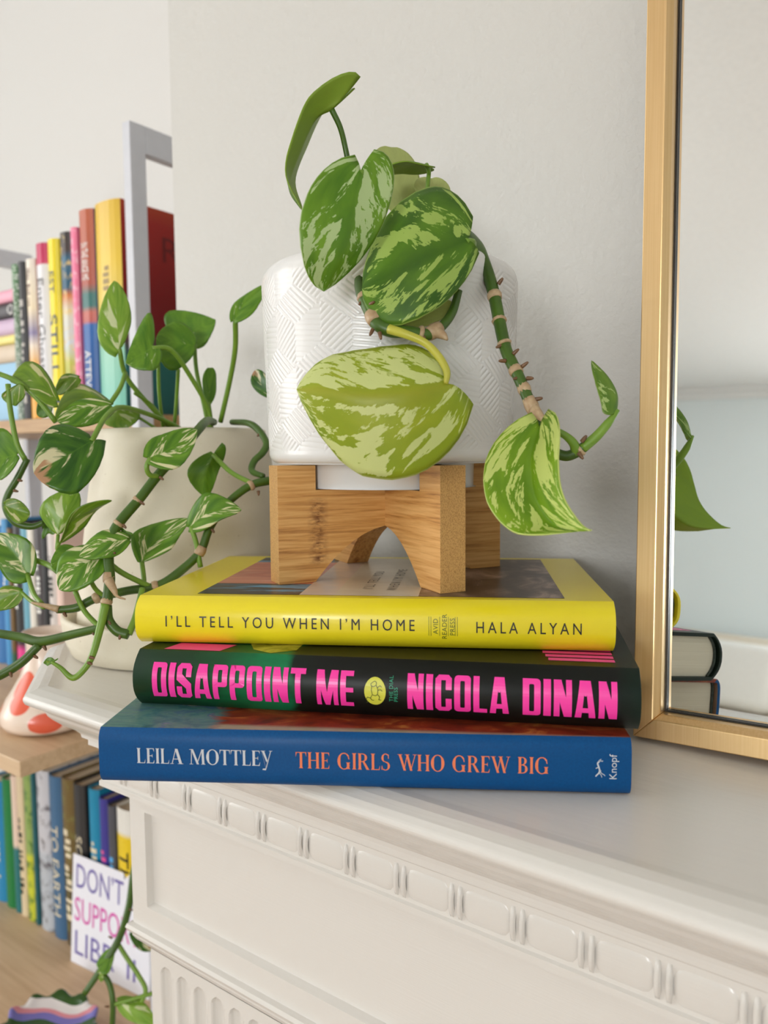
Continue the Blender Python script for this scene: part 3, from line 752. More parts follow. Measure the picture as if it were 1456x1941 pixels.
def fast_mesh(name, V, Q, mat, parent, smooth=True):
    me = bpy.data.meshes.new(name); me.vertices.add(len(V)); me.vertices.foreach_set('co', np.asarray(V, np.float32).ravel())
    me.loops.add(Q.size); me.loops.foreach_set('vertex_index', Q.ravel().astype(np.int32))
    me.polygons.add(len(Q)); me.polygons.foreach_set('loop_start', np.arange(0, Q.size, 4, dtype=np.int32)); me.polygons.foreach_set('loop_total', np.full(len(Q), 4, np.int32))
    me.update(calc_edges=True); me.validate()
    return _fin(name, me, mat, parent, smooth)
fast_mesh('pot_body', vv, qd, M_GLAZE, pot)
M_SOIL = plain('potting_soil', srgb(52, 38, 28), .95, var=.5, scale=300)
lathe('soil', [(.001, 0), (.0588, 0), (.0588, .004), (.001, .006)], M_SOIL, pot, 48, (0, 0, FOOT+HB-.018))
lathe('pot_base', [(.001, .0002), (.0482, .0002), (.0482, .004), (.001, .004)], M_GLAZE, pot, 48)

# ------------------------------------------------------------------ leaves and stems
W_V = [0, .03, .08, .15, .25, .35, .5, .65, .8, .9, .96, 1.0]
W_W = [.16, .50, .74, .90, .985, 1.0, .94, .79, .54, .31, .14, 0.0]
def leaf_mesh(name, mid, Lp, Rp, lobes=(.14, .14), cup=.10, vw=.35, nu=9, nv=27, thick=.0007, wave=.0, wphase=0.0, blunt=1.0, w0=.22, lp=.62):
    """mid: list of 3-D points from the petiole joint to the tip; Lp, Rp: outer points of the two halves at the widest place"""
    C = catmull(mid, nv); C = [np.array(c) for c in C]
    length = sum(np.linalg.norm(C[i+1]-C[i]) for i in range(nv-1))
    iw = int(round(vw*(nv-1))); Lv, Rv = np.array(Lp)-C[iw], np.array(Rp)-C[iw]
    axis = C[iw]-C[0]; axis /= np.linalg.norm(axis)+1e-9
    G = np.zeros((nv, 2*nu+1, 3)); UV = np.zeros((nv, 2*nu+1, 2))
    half = 0.5*(np.linalg.norm(Lv)+np.linalg.norm(Rv))
    nrm0 = np.cross(axis, Rv-Lv); nrm0 /= np.linalg.norm(nrm0)+1e-9
    for i in range(nv):
        v_ = i/(nv-1); vq = 1-(1-v_)**1.0
        w = np.interp(vq, W_V, W_W); al = min(v_/.25, 1)*math.pi/2
        if v_ < .25: w = .985*(w0+(1-w0)*math.sin(al)**.75)
        if blunt != 1.0 and v_ > .35: w = max(w, 0)**blunt
        for j in range(2*nu+1):
            u = (j-nu)/nu; side = Lv if u < 0 else Rv; lb = lobes[0] if u < 0 else lobes[1]
            au = abs(u)
            back = lb*length*(au**lp)*max(0, math.cos(al))**1.2
            p = C[i] + side*w*au - axis*back + nrm0*(cup*half*(au**2)*w) + nrm0*(wave*half*math.sin(7*v_+wphase+(2 if u < 0 else 0))*au**2*w)
            G[i, j] = p; UV[i, j] = (u*.5+.5, v_)
    # vertex normals
    du = np.gradient(G, axis=1); dv = np.gradient(G, axis=0); N = np.cross(dv, du); N /= np.linalg.norm(N, axis=2, keepdims=True)+1e-9
    m = 2*nu+1; top_ = (G + N*thick/2).reshape(-1, 3); bot = (G - N*thick/2).reshape(-1, 3); K = nv*m
    Fc, fm = [], []
    for i in range(nv-1):
        for j in range(m-1):
            a, b, c, d = i*m+j, i*m+j+1, (i+1)*m+j+1, (i+1)*m+j
            Fc.append((a, d, c, b)); fm.append(0); Fc.append((K+a, K+b, K+c, K+d)); fm.append(1)
    bd = [j for j in range(m)] + [i*m+m-1 for i in range(1, nv)] + [(nv-1)*m+j for j in range(m-2, -1, -1)] + [i*m for i in range(nv-2, 0, -1)]
    for a, b in zip(bd, bd[1:]+bd[:1]): Fc.append((a, b, K+b, K+a)); fm.append(0)
    V = np.concatenate([top_, bot]); uv = np.concatenate([UV.reshape(-1, 2)]*2)
    me = bpy.data.meshes.new(name); me.from_pydata([tuple(map(float, p)) for p in V], [], Fc)
    lay = me.uv_layers.new(name='leaf'); idx = np.zeros(len(me.loops), np.int32); me.loops.foreach_get('vertex_index', idx)
    lay.data.foreach_set('uv', uv[idx].astype(np.float32).ravel())
    me.polygons.foreach_set('material_index', fm); me.polygons.foreach_set('use_smooth', [True]*len(fm)); me.update()
    return me
def leaf_base(t, col, rough, trans, tcol):
    t.col(col); t.set(rough, 0, .45)
    tr = t.add('ShaderNodeBsdfTranslucent'); mx = t.add('ShaderNodeMixShader'); mx.inputs[0].default_value = trans
    if isinstance(tcol, tuple): tr.inputs[0].default_value = tcol
    else: t.lk(tcol, tr.inputs[0])
    t.lk(t.p.outputs[0], mx.inputs[1]); t.lk(tr.outputs[0], mx.inputs[2]); t.lk(mx.outputs[0], t.out.inputs[0])
    return t.m
def leaf_coords(t, seed):
    uv = t.add('ShaderNodeUVMap'); uv.uv_map = 'leaf'; x, y, z = t.sep(uv.outputs[0])
    u = t.math('MULTIPLY', t.math('SUBTRACT', x, .5), 2.0); au = t.math('ABSOLUTE', u)
    vein = t.math('SUBTRACT', y, t.math('MULTIPLY', au, .42))
    sg = t.math('MULTIPLY', t.math('SIGN', u), 3.7)
    return u, au, y, vein, sg
def satin(name, dark, light, pale, thr=.50, seed=0.0, trans=.22, rough=.42, mid=None):
    """green leaf with pale silvery flecks drawn along the side veins"""
    t = NT(name); u, au, y, vein, sg = leaf_coords(t, seed)
    n1 = t.noise(t.comb(t.math('MULTIPLY', vein, 5.0), t.math('ADD', t.math('MULTIPLY', au, 1.9), sg), seed), 1.0, 4, .58, .7)
    n2 = t.noise(t.comb(t.math('MULTIPLY', vein, 17), t.math('ADD', t.math('MULTIPLY', au, 5.0), sg), seed+5), 1.0, 4, .65, .5)
    m = t.math('ADD', t.math('MULTIPLY', n1, .70), t.math('MULTIPLY', n2, .30))
    m = t.math('SUBTRACT', m, t.math('MULTIPLY', t.math('SUBTRACT', .16, au, clamp=True), 1.6))
    m = t.math('SUBTRACT', m, t.math('MULTIPLY', t.math('SUBTRACT', au, .93, clamp=True), 1.5))
    patch_ = t.math('MULTIPLY', t.math('SUBTRACT', m, thr), 70, clamp=True)
    g = t.noise(t.comb(t.math('MULTIPLY', y, 2.5), t.math('MULTIPLY', u, 2.0), seed+9), 1.0, 3)
    rib = t.math('MULTIPLY', t.math('SUBTRACT', .26, au, clamp=True), 2.2)
    base = t.mix(t.math('MULTIPLY', t.math('SUBTRACT', g, .3), 2.2, clamp=True), dark, light)
    base = t.mix(rib, base, mid or dark)
    c = t.mix(patch_, base, pale)
    c = t.mix(t.math('MULTIPLY', t.math('SUBTRACT', au, .975, clamp=True), 40, clamp=True), c, pale)
    fine = t.noise(t.coord('Object'), 900, 2)
    t.bump(t.math('ADD', fine, t.math('MULTIPLY', patch_, -.4)), .10, .0004)
    return leaf_base(t, c, rough, trans, c)
def marble(name, dark, light, cream, thr=.56, seed=0.0, trans=.22, brown=False):
    """green leaf marbled with cream streaks along the veins"""
    t = NT(name); u, au, y, vein, sg = leaf_coords(t, seed)
    n1 = t.noise(t.comb(t.math('MULTIPLY', vein, 3.4), t.math('ADD', t.math('MULTIPLY', au, .8), sg), seed), 1.0, 4, .55, .5)
    patch_ = t.math('MULTIPLY', t.math('SUBTRACT', n1, thr), 26, clamp=True)
    g = t.noise(t.comb(t.math('MULTIPLY', vein, 6), t.math('MULTIPLY', u, 1.2), seed+4), 1.0, 3)
    base = t.mix(t.math('MULTIPLY', t.math('SUBTRACT', g, .32), 2.6, clamp=True), dark, light)
    c = t.mix(patch_, base, cream)
    c = t.mix(t.math('MULTIPLY', t.math('SUBTRACT', .035, au, clamp=True), 16, clamp=True), c, light)
    if brown:
        d = t.math('ADD', t.math('SUBTRACT', y, .80), t.math('MULTIPLY', t.math('SUBTRACT', g, .5), .5))
        c = t.mix(t.math('MULTIPLY', t.math('MULTIPLY', d, 14, clamp=True), t.math('GREATER_THAN', u, -.35)), c, srgb(196, 150, 112))
    t.bump(t.noise(t.coord('Object'), 500, 2), .06, .0004)
    return leaf_base(t, c, .33, trans, c)
def backside(name, c, trans=.25):
    t = NT(name); u, au, y, vein, sg = leaf_coords(t, 0)
    n = t.noise(t.comb(t.math('MULTIPLY', vein, 5), au, 0.0), 1.0, 3)
    d = tuple(q*.72 for q in c[:3]) + (1,)
    cc = t.mix(n, d, c); return leaf_base(t, cc, .45, trans, cc)

def stem_mat(name, a, b, scale=70):
    t = NT(name); n = t.noise(t.coord(), scale, 3); t.col(t.mix(n, a, b)); return t.set(.4)
M_STEM = stem_mat('dark_green_stem', srgb(44, 74, 16), srgb(78, 112, 26))
M_STEM2 = stem_mat('fresh_green_stem', srgb(92, 132, 34), srgb(132, 166, 56))
M_STEMY = stem_mat('yellowed_stem', srgb(196, 190, 70), srgb(172, 172, 60))
M_NODE = stem_mat('papery_node', srgb(150, 112, 76), srgb(206, 184, 146), 300)
M_ROOT = stem_mat('brown_aerial_root', srgb(84, 58, 34), srgb(134, 96, 62), 300)

def mkleaf(plant, mats, B, mids, T, L, R, dz=0.0, lobes=(.14, .14), **kw):
    """all points are (pixel x, pixel y, distance); mats[0] is the side turned to the viewer's side of the plant"""
    q = lambda p: at(p[0], p[1], p[2]+dz)
    ax, lr = q(T)-q(B), q(R)-q(L)
    if np.cross(ax, lr) @ (CAM-q(B)) < 0: L, R, lobes = R, L, (lobes[1], lobes[0])
    me = leaf_mesh('leaf', [q(B)] + [q(m) for m in mids] + [q(T)], q(L), q(R), lobes=lobes, **kw)
    for m in mats: me.materials.append(m)
    o = link(bpy.data.objects.new('leaf', me), plant); o.matrix_parent_inverse = Matrix.Translation(-Vector(plant.location)); return o
def stem(plant, P, r, mat, name='stem', dz=0.0, **kw):
    o = tube(name, [at(p[0], p[1], p[2]+dz) for p in P], r, mat, plant, **kw); o.matrix_parent_inverse = Matrix.Translation(-Vector(plant.location)); return o
def nub(plant, p, dirpx, size=.0032, dz=0.0):
    a = at(p[0], p[1], p[2]+dz); b = at(p[0]+dirpx[0], p[1]+dirpx[1], p[2]+dz-.001); d = (b-a)/np.linalg.norm(b-a)
    o = tube('aerial_root', [a-d*.0005, a+d*size*.6, a+d*size], [.0011, .0009, .0005], M_ROOT, plant, sides=6); o.matrix_parent_inverse = Matrix.Translation(-Vector(plant.location))
def node(plant, p, q, r, dz=0.0):
    a, b = at(p[0], p[1], p[2]+dz), at(q[0], q[1], q[2]+dz); o = tube('leaf_scar', [a, (a+b)/2, b], [r*.98, r*1.16, r*1.02], M_NODE, plant, sides=10, n=5); o.matrix_parent_inverse = Matrix.Translation(-Vector(plant.location))

# -- satin leaved plant in the white pot
sat = tag(empty('trailing_plant', (SC[0], SC[1], Z_STAND+NOTCH+FOOT+HB-.016)), 'trailing plant with silvery flecked heart shaped leaves growing in the white pot', 'plant')
BK = backside('leaf_underside', srgb(156, 188, 62), .3); BKP = backside('pale_leaf_underside', srgb(222, 230, 146), .45)
S2 = satin('flecked_leaf_fresh', srgb(80, 128, 22), srgb(130, 174, 42), srgb(192, 214, 150), .505, 2.3)
S3 = satin('flecked_leaf_dark', srgb(56, 98, 12), srgb(100, 146, 24), srgb(166, 194, 92), .51, 7.9)
S7 = satin('flecked_leaf_yellowed', srgb(134, 160, 30), srgb(172, 184, 42), srgb(218, 226, 146), .48, 12.4, mid=srgb(168, 166, 40))
S8 = satin('flecked_leaf_bright', srgb(96, 140, 16), srgb(150, 188, 32), srgb(210, 224, 124), .51, 21.3)
S1 = satin('flecked_leaf_tall', srgb(84, 124, 34), srgb(120, 154, 46), srgb(176, 198, 120), .56, 31.0)
mkleaf(sat, [BK, S1], (629, 208, .425), [(597, 228, .428), (568, 290, .428), (548, 355, .424)], (574, 401, .42), (578, 205, .418), (603, 236, .452), lobes=(.30, .22), cup=-.05)
mkleaf(sat, [S2, BK], (683, 327, .385), [(664, 405, .378), (644, 480, .378)], (614, 553, .385), (570, 402, .372), (735, 392, .392), lobes=(.15, .20), cup=.10, dz=-.022, wave=.05, blunt=.72)
mkleaf(sat, [S3, BK], (884, 457, .392), [(820, 482, .386), (752, 514, .388)], (686, 546, .394), (795, 599, .380), (792, 351, .402), lobes=(.17, .12), cup=-.10, dz=-.022, wave=.04, blunt=.8, w0=.30)
mkleaf(sat, [BKP, S1], (762, 400, .47), [(758, 360, .47), (752, 315, .472)], (742, 279, .474), (704, 335, .47), (796, 345, .475), lobes=(.1, .1), cup=.05, dz=-.01, blunt=.7)
mkleaf(sat, [BK, S1], (809, 314, .432), [(785, 309, .430), (748, 318, .43)], (711, 340, .43), (765, 303, .425), (760, 326, .455), lobes=(.2, .2), cup=.05, dz=-.01)
mkleaf(sat, [BKP, S1], (830, 385, .462), [(825, 365, .462)], (818, 338, .465), (785, 356, .462), (853, 358, .462), lobes=(.1, .1), dz=-.01, blunt=.7)
mkleaf(sat, [BKP, BKP], (858, 590, .380), [(820, 602, .378), (770, 602, .378)], (712, 585, .381), (790, 624, .376), (790, 570, .383), lobes=(.1, .1))
mkleaf(sat, [S7, BK], (845, 727, .373), [(780, 746, .366), (690, 752, .368), (620, 742, .374)], (562, 738, .382), (762, 906, .372), (742, 649, .380), lobes=(.20, .02), cup=-.12, vw=.30, dz=-.020, wave=.03, w0=.34)
mkleaf(sat, [S8, BK], (1022, 812, .360), [(1006, 870, .354), (1012, 940, .347), (1050, 995, .334)], (1094, 1008, .318), (912, 905, .350), (1056, 884, .328), lobes=(.13, .13), cup=-.08, blunt=.30, w0=.25)
mkleaf(sat, [S1, BK], (1168, 782, .360), [(1168, 745, .365), (1150, 712, .371)], (1121, 683, .377), (1152, 757, .358), (1177, 752, .368), lobes=(0, 0), cup=-.5)
stem(sat, [(800, 452, .455), (870, 440, .432), (902, 462, .414), (918, 497, .402), (935, 552, .395), (948, 615, .388), (960, 665, .381), (982, 712, .374), (1003, 760, .369), (1026, 812, .366), (1043, 850, .365), (1070, 864, .364), (1092, 858, .363), (1108, 846, .362)], [.0022, .0028, .0031, .0032, .0031, .0030, .0028, .0026, .0025, .0025, .0025], M_STEM, n=90, sides=12)
stem(sat, [(1104, 850, .362), (1130, 828, .361), (1152, 803, .360), (1172, 777, .360)], [.0025, .0024, .0021, .0009], M_STEM2, 'stem', sides=10)
stem(sat, [(1092, 860, .363), (1088, 842, .361), (1072, 826, .360), (1050, 816, .360), (1022, 812, .360)], [.0025, .0022, .0018, .0017, .0015], M_STEM2, 'petiole')
stem(sat, [(760, 440, .445), (690, 490, .400), (684, 545, .381), (700, 588, .372), (714, 613, .368), (738, 626, .366), (772, 629, .366), (812, 634, .369), (838, 618, .373), (858, 590, .378), (870, 550, .378)], [.0028, .0030, .0030, .0031, .0032, .0032, .0030, .0028, .0024, .0022, .0018], M_STEM, n=60, sides=12)
stem(sat, [(738, 624, .364), (770, 634, .360), (806, 650, .358), (832, 676, .356), (847, 704, .354), (845, 728, .353)], [.0024, .0021, .0019, .0019, .0017, .0012], M_STEMY, 'petiole')
stem(sat, [(690, 470, .440), (664, 330, .434), (655, 282, .432), (645, 242, .428), (629, 208, .425)], [.0018, .0017, .0016, .0016, .0017], M_STEM, 'petiole')
stem(sat, [(800, 480, .445), (811, 350, .43), (813, 325, .426), (808, 312, .422)], [.0014, .0012, .0012, .0013], M_STEM2, 'petiole')
stem(sat, [(720, 480, .43), (706, 380, .40), (700, 335, .375), (683, 327, .363)], [.0018, .0016, .0016, .0014], M_STEM2, 'petiole')
stem(sat, [(820, 480, .43), (885, 480, .40), (897, 460, .378), (884, 457, .370)], [.0018, .0016, .0016, .0014], M_STEM2, 'petiole')
stem(sat, [(770, 480, .45), (766, 430, .458), (762, 400, .46)], .0014, M_STEM2, 'petiole')
stem(sat, [(820, 480, .45), (832, 420, .452), (830, 385, .452)], .0014, M_STEM2, 'petiole')
for p, q, r in (((936, 555, .3945), (939, 567, .3930), .0034), ((946, 605, .3895), (947, 611, .3885), .0034), ((955, 648, .383), (957, 654, .3825), .0033), ((975, 697, .3762), (981, 708, .3745), .0032), ((990, 729, .372), (997, 745, .3705), .0029), ((1001, 755, .3695), (1014, 783, .3675), .0030), ((1043, 850, .365), (1047, 854, .365), .0027), ((1096, 856, .363), (1104, 850, .362), .0027), ((703, 594, .371), (713, 611, .368), .0035), ((793, 631, .3675), (801, 633, .368), .0034), ((812, 634, .369), (834, 621, .372), .0033), ((689, 560, .377), (692, 568, .3755), .0033)):
    node(sat, p, q, r)
stem(sat, [(1012, 776, .3665), (1030, 795, .362), (1048, 806, .360), (1059, 810, .360)], [.0030, .0015, .0008, .0003], M_NODE, 'dried_sheath', sides=8)
stem(sat, [(826, 628, .3705), (840, 636, .367), (848, 644, .365)], [.0032, .0020, .0006], M_NODE, 'dried_sheath', sides=8)
for p, d in (((946, 537, .394), (6, -8)), ((951, 655, .381), (-12, 4)), ((974, 670, .377), (9, -8)), ((957, 684, .377), (-12, 0)), ((991, 694, .373), (8, -6)), ((984, 716, .372), (-10, 2)), ((1001, 717, .370), (4, 0)), ((1016, 757, .368), (10, -2)), ((1041, 864, .363), (4, 10)), ((1098, 860, .360), (6, 8)), ((1104, 836, .360), (6, -8)), ((688, 570, .374), (-6, 6)), ((702, 577, .369), (3, -2)), ((706, 626, .365), (-4, 8)), ((720, 632, .364), (2, 10)), ((803, 640, .366), (0, 10))):
    nub(sat, p, d)

# ------------------------------------------------------------------ cream pot, saucer and marbled plant
CP = (-.4873, .4046)
def cream():
    t = NT('cream_stoneware'); n = t.noise(t.coord(), 60, 3); d = t.noise(t.coord(), 380, 2)
    c = t.mix(n, srgb(222, 212, 188), srgb(232, 224, 204)); c = t.mix(t.math('MULTIPLY', t.math('SUBTRACT', d, .70), 9, clamp=True), c, srgb(186, 172, 144)); t.col(c); return t.set(.55)
M_CREAM = cream()
sau = lathe('saucer', [(.002, 0), (.084, 0), (.088, .0012), (.0922, .012), (.0943, .0265), (.0940, .0290), (.0925, .0300), (.0905, .0292), (.0890, .0270), (.0860, .0060), (.002, .0050)], M_CREAM, None, 96)
sau.location = (CP[0], CP[1], ZM+.0004); tag(sau, 'wide cream saucer under the cream planter on the mantelpiece', 'saucer')
cpot = tag(empty('planter', (CP[0], CP[1], ZM+.0058)), 'cream stoneware planter flaring towards its base, standing in a saucer', 'planter')
lathe('planter_body', [(.002, 0), (.0805, 0), (.0828, .0020), (.0842, .0080), (.0785, .060), (.0730, .105), (.0665, .148), (.0640, .1590), (.0632, .1622), (.0612, .1632), (.0592, .1622), (.0588, .1560), (.0600, .14), (.002, .139)], M_CREAM, cpot, 96)
lathe('soil', [(.002, .1395), (.0598, .1395), (.0590, .1500), (.002, .1520)], M_SOIL, cpot, 48)
ZR = ZM+.0058+.150
pothos = tag(empty('trailing_plant', (CP[0], CP[1], ZR)), 'trailing plant with cream marbled green leaves growing in the cream planter', 'plant')
PM = [marble('marbled_leaf_%s' % n, srgb(*a_), srgb(*b_), srgb(*c_), th_, sd, brown=br) for n, a_, b_, c_, th_, sd, br in (
    ('light', (112, 158, 44), (156, 192, 72), (222, 230, 178), .60, 1.2, False), ('mid', (80, 130, 30), (124, 168, 48), (228, 230, 186), .60, 5.1, False),
    ('dark', (40, 88, 18), (84, 132, 32), (226, 218, 176), .585, 9.7, True), ('olive', (92, 132, 22), (128, 162, 38), (218, 214, 156), .63, 14.3, False),
    ('cream', (78, 126, 28), (120, 166, 46), (236, 232, 182), .56, 19.9, False), ('plain', (84, 132, 32), (116, 160, 44), (210, 218, 156), .69, 3.3, False))]
LI, MI, DA, OL, CM, PN = PM
def pl(m, B, mids, T, L, R, **kw):
    kw.setdefault('wave', .07); kw.setdefault('wphase', rng.random()*6); kw.setdefault('cup', rng.uniform(-.15, .15)); kw.setdefault('lobes', (.12, .12))
    return mkleaf(pothos, [m, BK], B, mids, T, L, R, nu=7, nv=21, **kw)
pl(LI, (226, 661, .55), [(222, 610, .555)], (216, 532, .565), (184, 625, .55), (248, 590, .56), lobes=(.12, .03))
pl(MI, (288, 660, .545), [(268, 672, .54)], (238, 688, .535), (280, 592, .55), (292, 698, .535), lobes=(.1, .3))
pl(PN, (368, 655, .575), [(335, 650, .57)], (296, 640, .565), (338, 610, .575), (322, 700, .565))
pl(PN, (352, 640, .60), [(378, 622, .60)], (409, 606, .60), (322, 590, .605), (385, 655, .595), lobes=(.2, .1))
pl(PN, (396, 762, .59), [(396, 730, .59)], (398, 697, .59), (384, 728, .585), (411, 727, .595), blunt=.7)
pl(MI, (446, 604, .545), [(466, 575, .55)], (512, 535, .555), (444, 572, .55), (486, 580, .545))
pl(DA, (512, 750, .545), [(495, 728, .545)], (483, 702, .545), (480, 735, .545), (506, 712, .545))
pl(OL, (106, 758, .50), [(80, 728, .505), (50, 716, .51)], (18, 722, .51), (74, 688, .515), (62, 745, .50))
pl(OL, (38, 728, .50), [(26, 742, .50)], (24, 768, .50), (6, 748, .50), (42, 760, .50))
pl(PN, (96, 764, .52), [(84, 772, .52)], (70, 786, .52), (76, 756, .52), (90, 790, .52))
pl(OL, (208, 766, .535), [(165, 752, .53)], (104, 790, .525), (155, 722, .54), (160, 792, .525))
pl(OL, (148, 716, .54), [(128, 722, .54)], (105, 746, .54), (120, 709, .54), (132, 742, .535))
pl(CM, (206, 768, .515), [(165, 775, .508)], (108, 798, .50), (158, 754, .51), (168, 806, .505))
pl(DA, (174, 836, .48), [(130, 862, .472)], (64, 897, .465), (98, 802, .475), (148, 926, .462), lobes=(.05, .26), cup=-.15)
pl(MI, (32, 862, .50), [(5, 870, .50)], (-28, 882, .50), (0, 815, .505), (8, 912, .495), cup=.2)
pl(LI, (110, 1014, .495), [(122, 975, .495)], (142, 927, .50), (76, 962, .495), (150, 970, .50), lobes=(.0, .0))
pl(OL, (113, 1030, .485), [(140, 985, .485)], (212, 948, .485), (138, 975, .48), (172, 985, .49), lobes=(0, 0))
pl(CM, (192, 1054, .46), [(155, 1075, .455)], (112, 1118, .452), (125, 1040, .46), (172, 1105, .45), lobes=(.2, .15))
pl(CM, (240, 1022, .462), [(205, 1030, .457)], (150, 1054, .455), (195, 1006, .462), (205, 1058, .455))
pl(PN, (232, 1012, .468), [(240, 1020, .467)], (252, 1012, .468), (236, 1004, .468), (238, 1032, .467))
pl(CM, (52, 1088, .495), [(28, 1050, .495)], (-14, 1012, .495), (60, 1030, .495), (2, 1085, .49))
pl(OL, (40, 1122, .49), [(15, 1130, .49)], (-18, 1152, .49), (5, 1112, .49), (18, 1155, .488))
pl(CM, (285, 868, .475), [(320, 852, .48)], (374, 814, .49), (300, 825, .48), (340, 885, .475))
pl(PN, (404, 862, .515), [(390, 895, .515)], (392, 944, .52), (356, 890, .515), (418, 885, .52), lobes=(.1, .3))
pl(CM, (362, 998, .49), [(400, 970, .487)], (458, 966, .485), (382, 938, .492), (410, 990, .482))
pl(CM, (269, 1066, .485), [(290, 1030, .49)], (358, 982, .495), (252, 1010, .49), (330, 1028, .487), lobes=(.05, 0))
pl(OL, (10, 958, .49), [(30, 966, .49)], (57, 974, .49), (34, 947, .49), (32, 992, .488))
pl(LI, (216, 772, .585), [(228, 788, .585)], (240, 812, .585), (194, 800, .585), (264, 782, .585))
pl(MI, (150, 1052, .47), [(125, 1052, .465)], (96, 1066, .46), (122, 1032, .47), (118, 1090, .46))
pl(PN, (84, 1000, .51), [(96, 985, .51)], (105, 1010, .51), (88, 975, .51), (88, 1015, .51))
def ps(P, r, m=None, nm='stem', **kw): return stem(pothos, P, r, m or M_STEM, nm, **kw)
ps([(405, 800, .575), (392, 798, .545), (378, 812, .51), (345, 852, .492), (300, 900, .482), (265, 945, .475), (220, 1000, .466), (206, 1050, .460), (208, 1100, .456), (203, 1140, .453)], [.0028, .0030, .0030, .0030, .0030, .0030, .0031, .0031, .0031, .0030], n=60, sides=10)
ps([(200, 1145, .452), (190, 1190, .449), (176, 1240, .446), (160, 1268, .445), (138, 1285, .445), (115, 1266, .446), (98, 1255, .447)], [.0027, .0024, .0021, .0019, .0018, .0013, .0010], M_STEM2, n=40)
ps([(440, 800, .58), (470, 802, .545), (490, 815, .535), (505, 840, .528), (498, 858, .522), (482, 874, .517), (478, 893, .513), (500, 903, .508)], [.0022, .0024, .0024, .0024, .0024, .0023, .0022, .0018], n=40)
ps([(540, 908, .515), (505, 912, .508), (472, 922, .504), (430, 955, .498), (398, 1000, .492), (380, 1045, .488), (345, 1080, .484), (300, 1110, .478), (240, 1120, .472), (180, 1135, .468), (145, 1152, .466), (108, 1156, .466)], [.0028, .0028, .0026, .0024, .0026, .0026, .0028, .0028, .0026, .0026, .0026, .0022], n=70, sides=10)
ps([(203, 1148, .455), (206, 1175, .454), (222, 1196, .453), (244, 1203, .453)], [.0028, .0028, .0030, .0030], n=20, sides=10)
ps([(244, 1202, .453), (256, 1172, .458), (264, 1140, .464), (270, 1115, .468)], [.0022, .0020, .0018, .0018], M_STEM2)
ps([(192, 1190, .456), (140, 1202, .462), (78, 1216, .468), (40, 1208, .474), (-20, 1198, .48)], [.0024, .0026, .0030, .0028, .0026], n=30, sides=10)
ps([(75, 1222, .468), (40, 1256, .466), (0, 1280, .466), (-30, 1290, .466)], [.0026, .0028, .0028, .0028], n=20)
ps([(52, 870, .50), (34, 905, .50), (14, 940, .50), (12, 965, .50), (30, 990, .50), (60, 998, .50), (84, 990, .50)], [.0020, .0022, .0022, .0024, .0026, .0022, .0018], n=36)
ps([(60, 1060, .50), (90, 1070, .50), (110, 1084, .49)], .0018, M_STEM2)
for P, r in (([(174, 836, .48), (202, 788, .50), (232, 772, .52), (290, 788, .55), (330, 806, .57), (350, 818, .585)], .0017), ([(226, 661, .55), (240, 715, .56), (290, 775, .575), (330, 815, .59)], .0018),
             ([(288, 660, .545), (325, 664, .555), (362, 715, .57), (395, 775, .585), (400, 812, .59)], .0018), ([(368, 640, .585), (372, 700, .59), (385, 760, .595), (396, 812, .60)], .0017),
             ([(446, 604, .545), (446, 660, .56), (436, 720, .575), (418, 800, .59)], .0019), ([(208, 766, .535), (228, 735, .545), (238, 706, .555)], .0016), ([(-20, 702, .51), (30, 722, .505), (70, 755, .505), (106, 800, .505)], .0017),
             ([(15, 728, .50), (20, 780, .50), (32, 840, .50), (48, 872, .50)], .0017), ([(300, 690, .57), (302, 750, .58), (310, 815, .59)], .0014), ([(338, 700, .57), (335, 750, .58), (330, 815, .59)], .0014),
             ([(362, 998, .49), (372, 1030, .488), (380, 1075, .485)], .0016), ([(269, 1066, .485), (272, 1090, .482), (274, 1112, .476)], .0016), ([(192, 1054, .46), (230, 1085, .466), (285, 1112, .476)], .0017),
             ([(404, 862, .515), (438, 895, .510), (478, 916, .505)], .0016), ([(142, 1120, .462), (160, 1158, .462), (190, 1190, .456)], .0015), ([(52, 1088, .495), (64, 1125, .48), (80, 1145, .47)], .0015),
             ([(40, 1122, .49), (60, 1140, .48), (84, 1152, .47)], .0012), ([(285, 868, .475), (278, 885, .474), (284, 900, .476), (300, 903, .48)], .0016), ([(168, 1092, .46), (180, 1115, .465), (196, 1130, .468)], .0014), ([(110, 1014, .495), (108, 1040, .492), (112, 1030, .485)], .0012),
             ([(255, 745, .56), (290, 770, .575), (320, 812, .59)], .0012), ([(396, 762, .59), (400, 790, .59), (402, 812, .595)], .0012), ([(216, 772, .585), (260, 790, .588), (300, 815, .59)], .0011)):
    ps(P, r, M_STEM2, 'petiole')
pl(PN, (98, 1255, .447), [(90, 1262, .447)], (92, 1246, .447), (84, 1255, .447), (108, 1250, .447), lobes=(0, 0))
for p, d in (((268, 952, .472), (9, 8)), ((304, 905, .478), (8, 6)), ((352, 850, .488), (8, 8)), ((234, 996, .466), (6, 6)), ((212, 1047, .458), (8, 2)), ((206, 1178, .452), (4, 6)), ((228, 1204, .451), (-2, 10)), ((402, 1004, .490), (6, 8)), ((490, 932, .502), (0, 10)), ((122, 1163, .464), (4, 6)), ((176, 1196, .457), (2, 8)), ((84, 1226, .466), (4, 8)), ((168, 1256, .444), (8, 4)), ((172, 1246, .444), (8, 2)), ((66, 1244, .466), (6, 4)), ((20, 1276, .464), (2, 8)), ((492, 822, .532), (-6, 8)), ((505, 835, .528), (-8, 8)), ((36, 910, .498), (8, 2)), ((28, 930, .498), (8, 2))):
    nub(pothos, p, d, .0026)
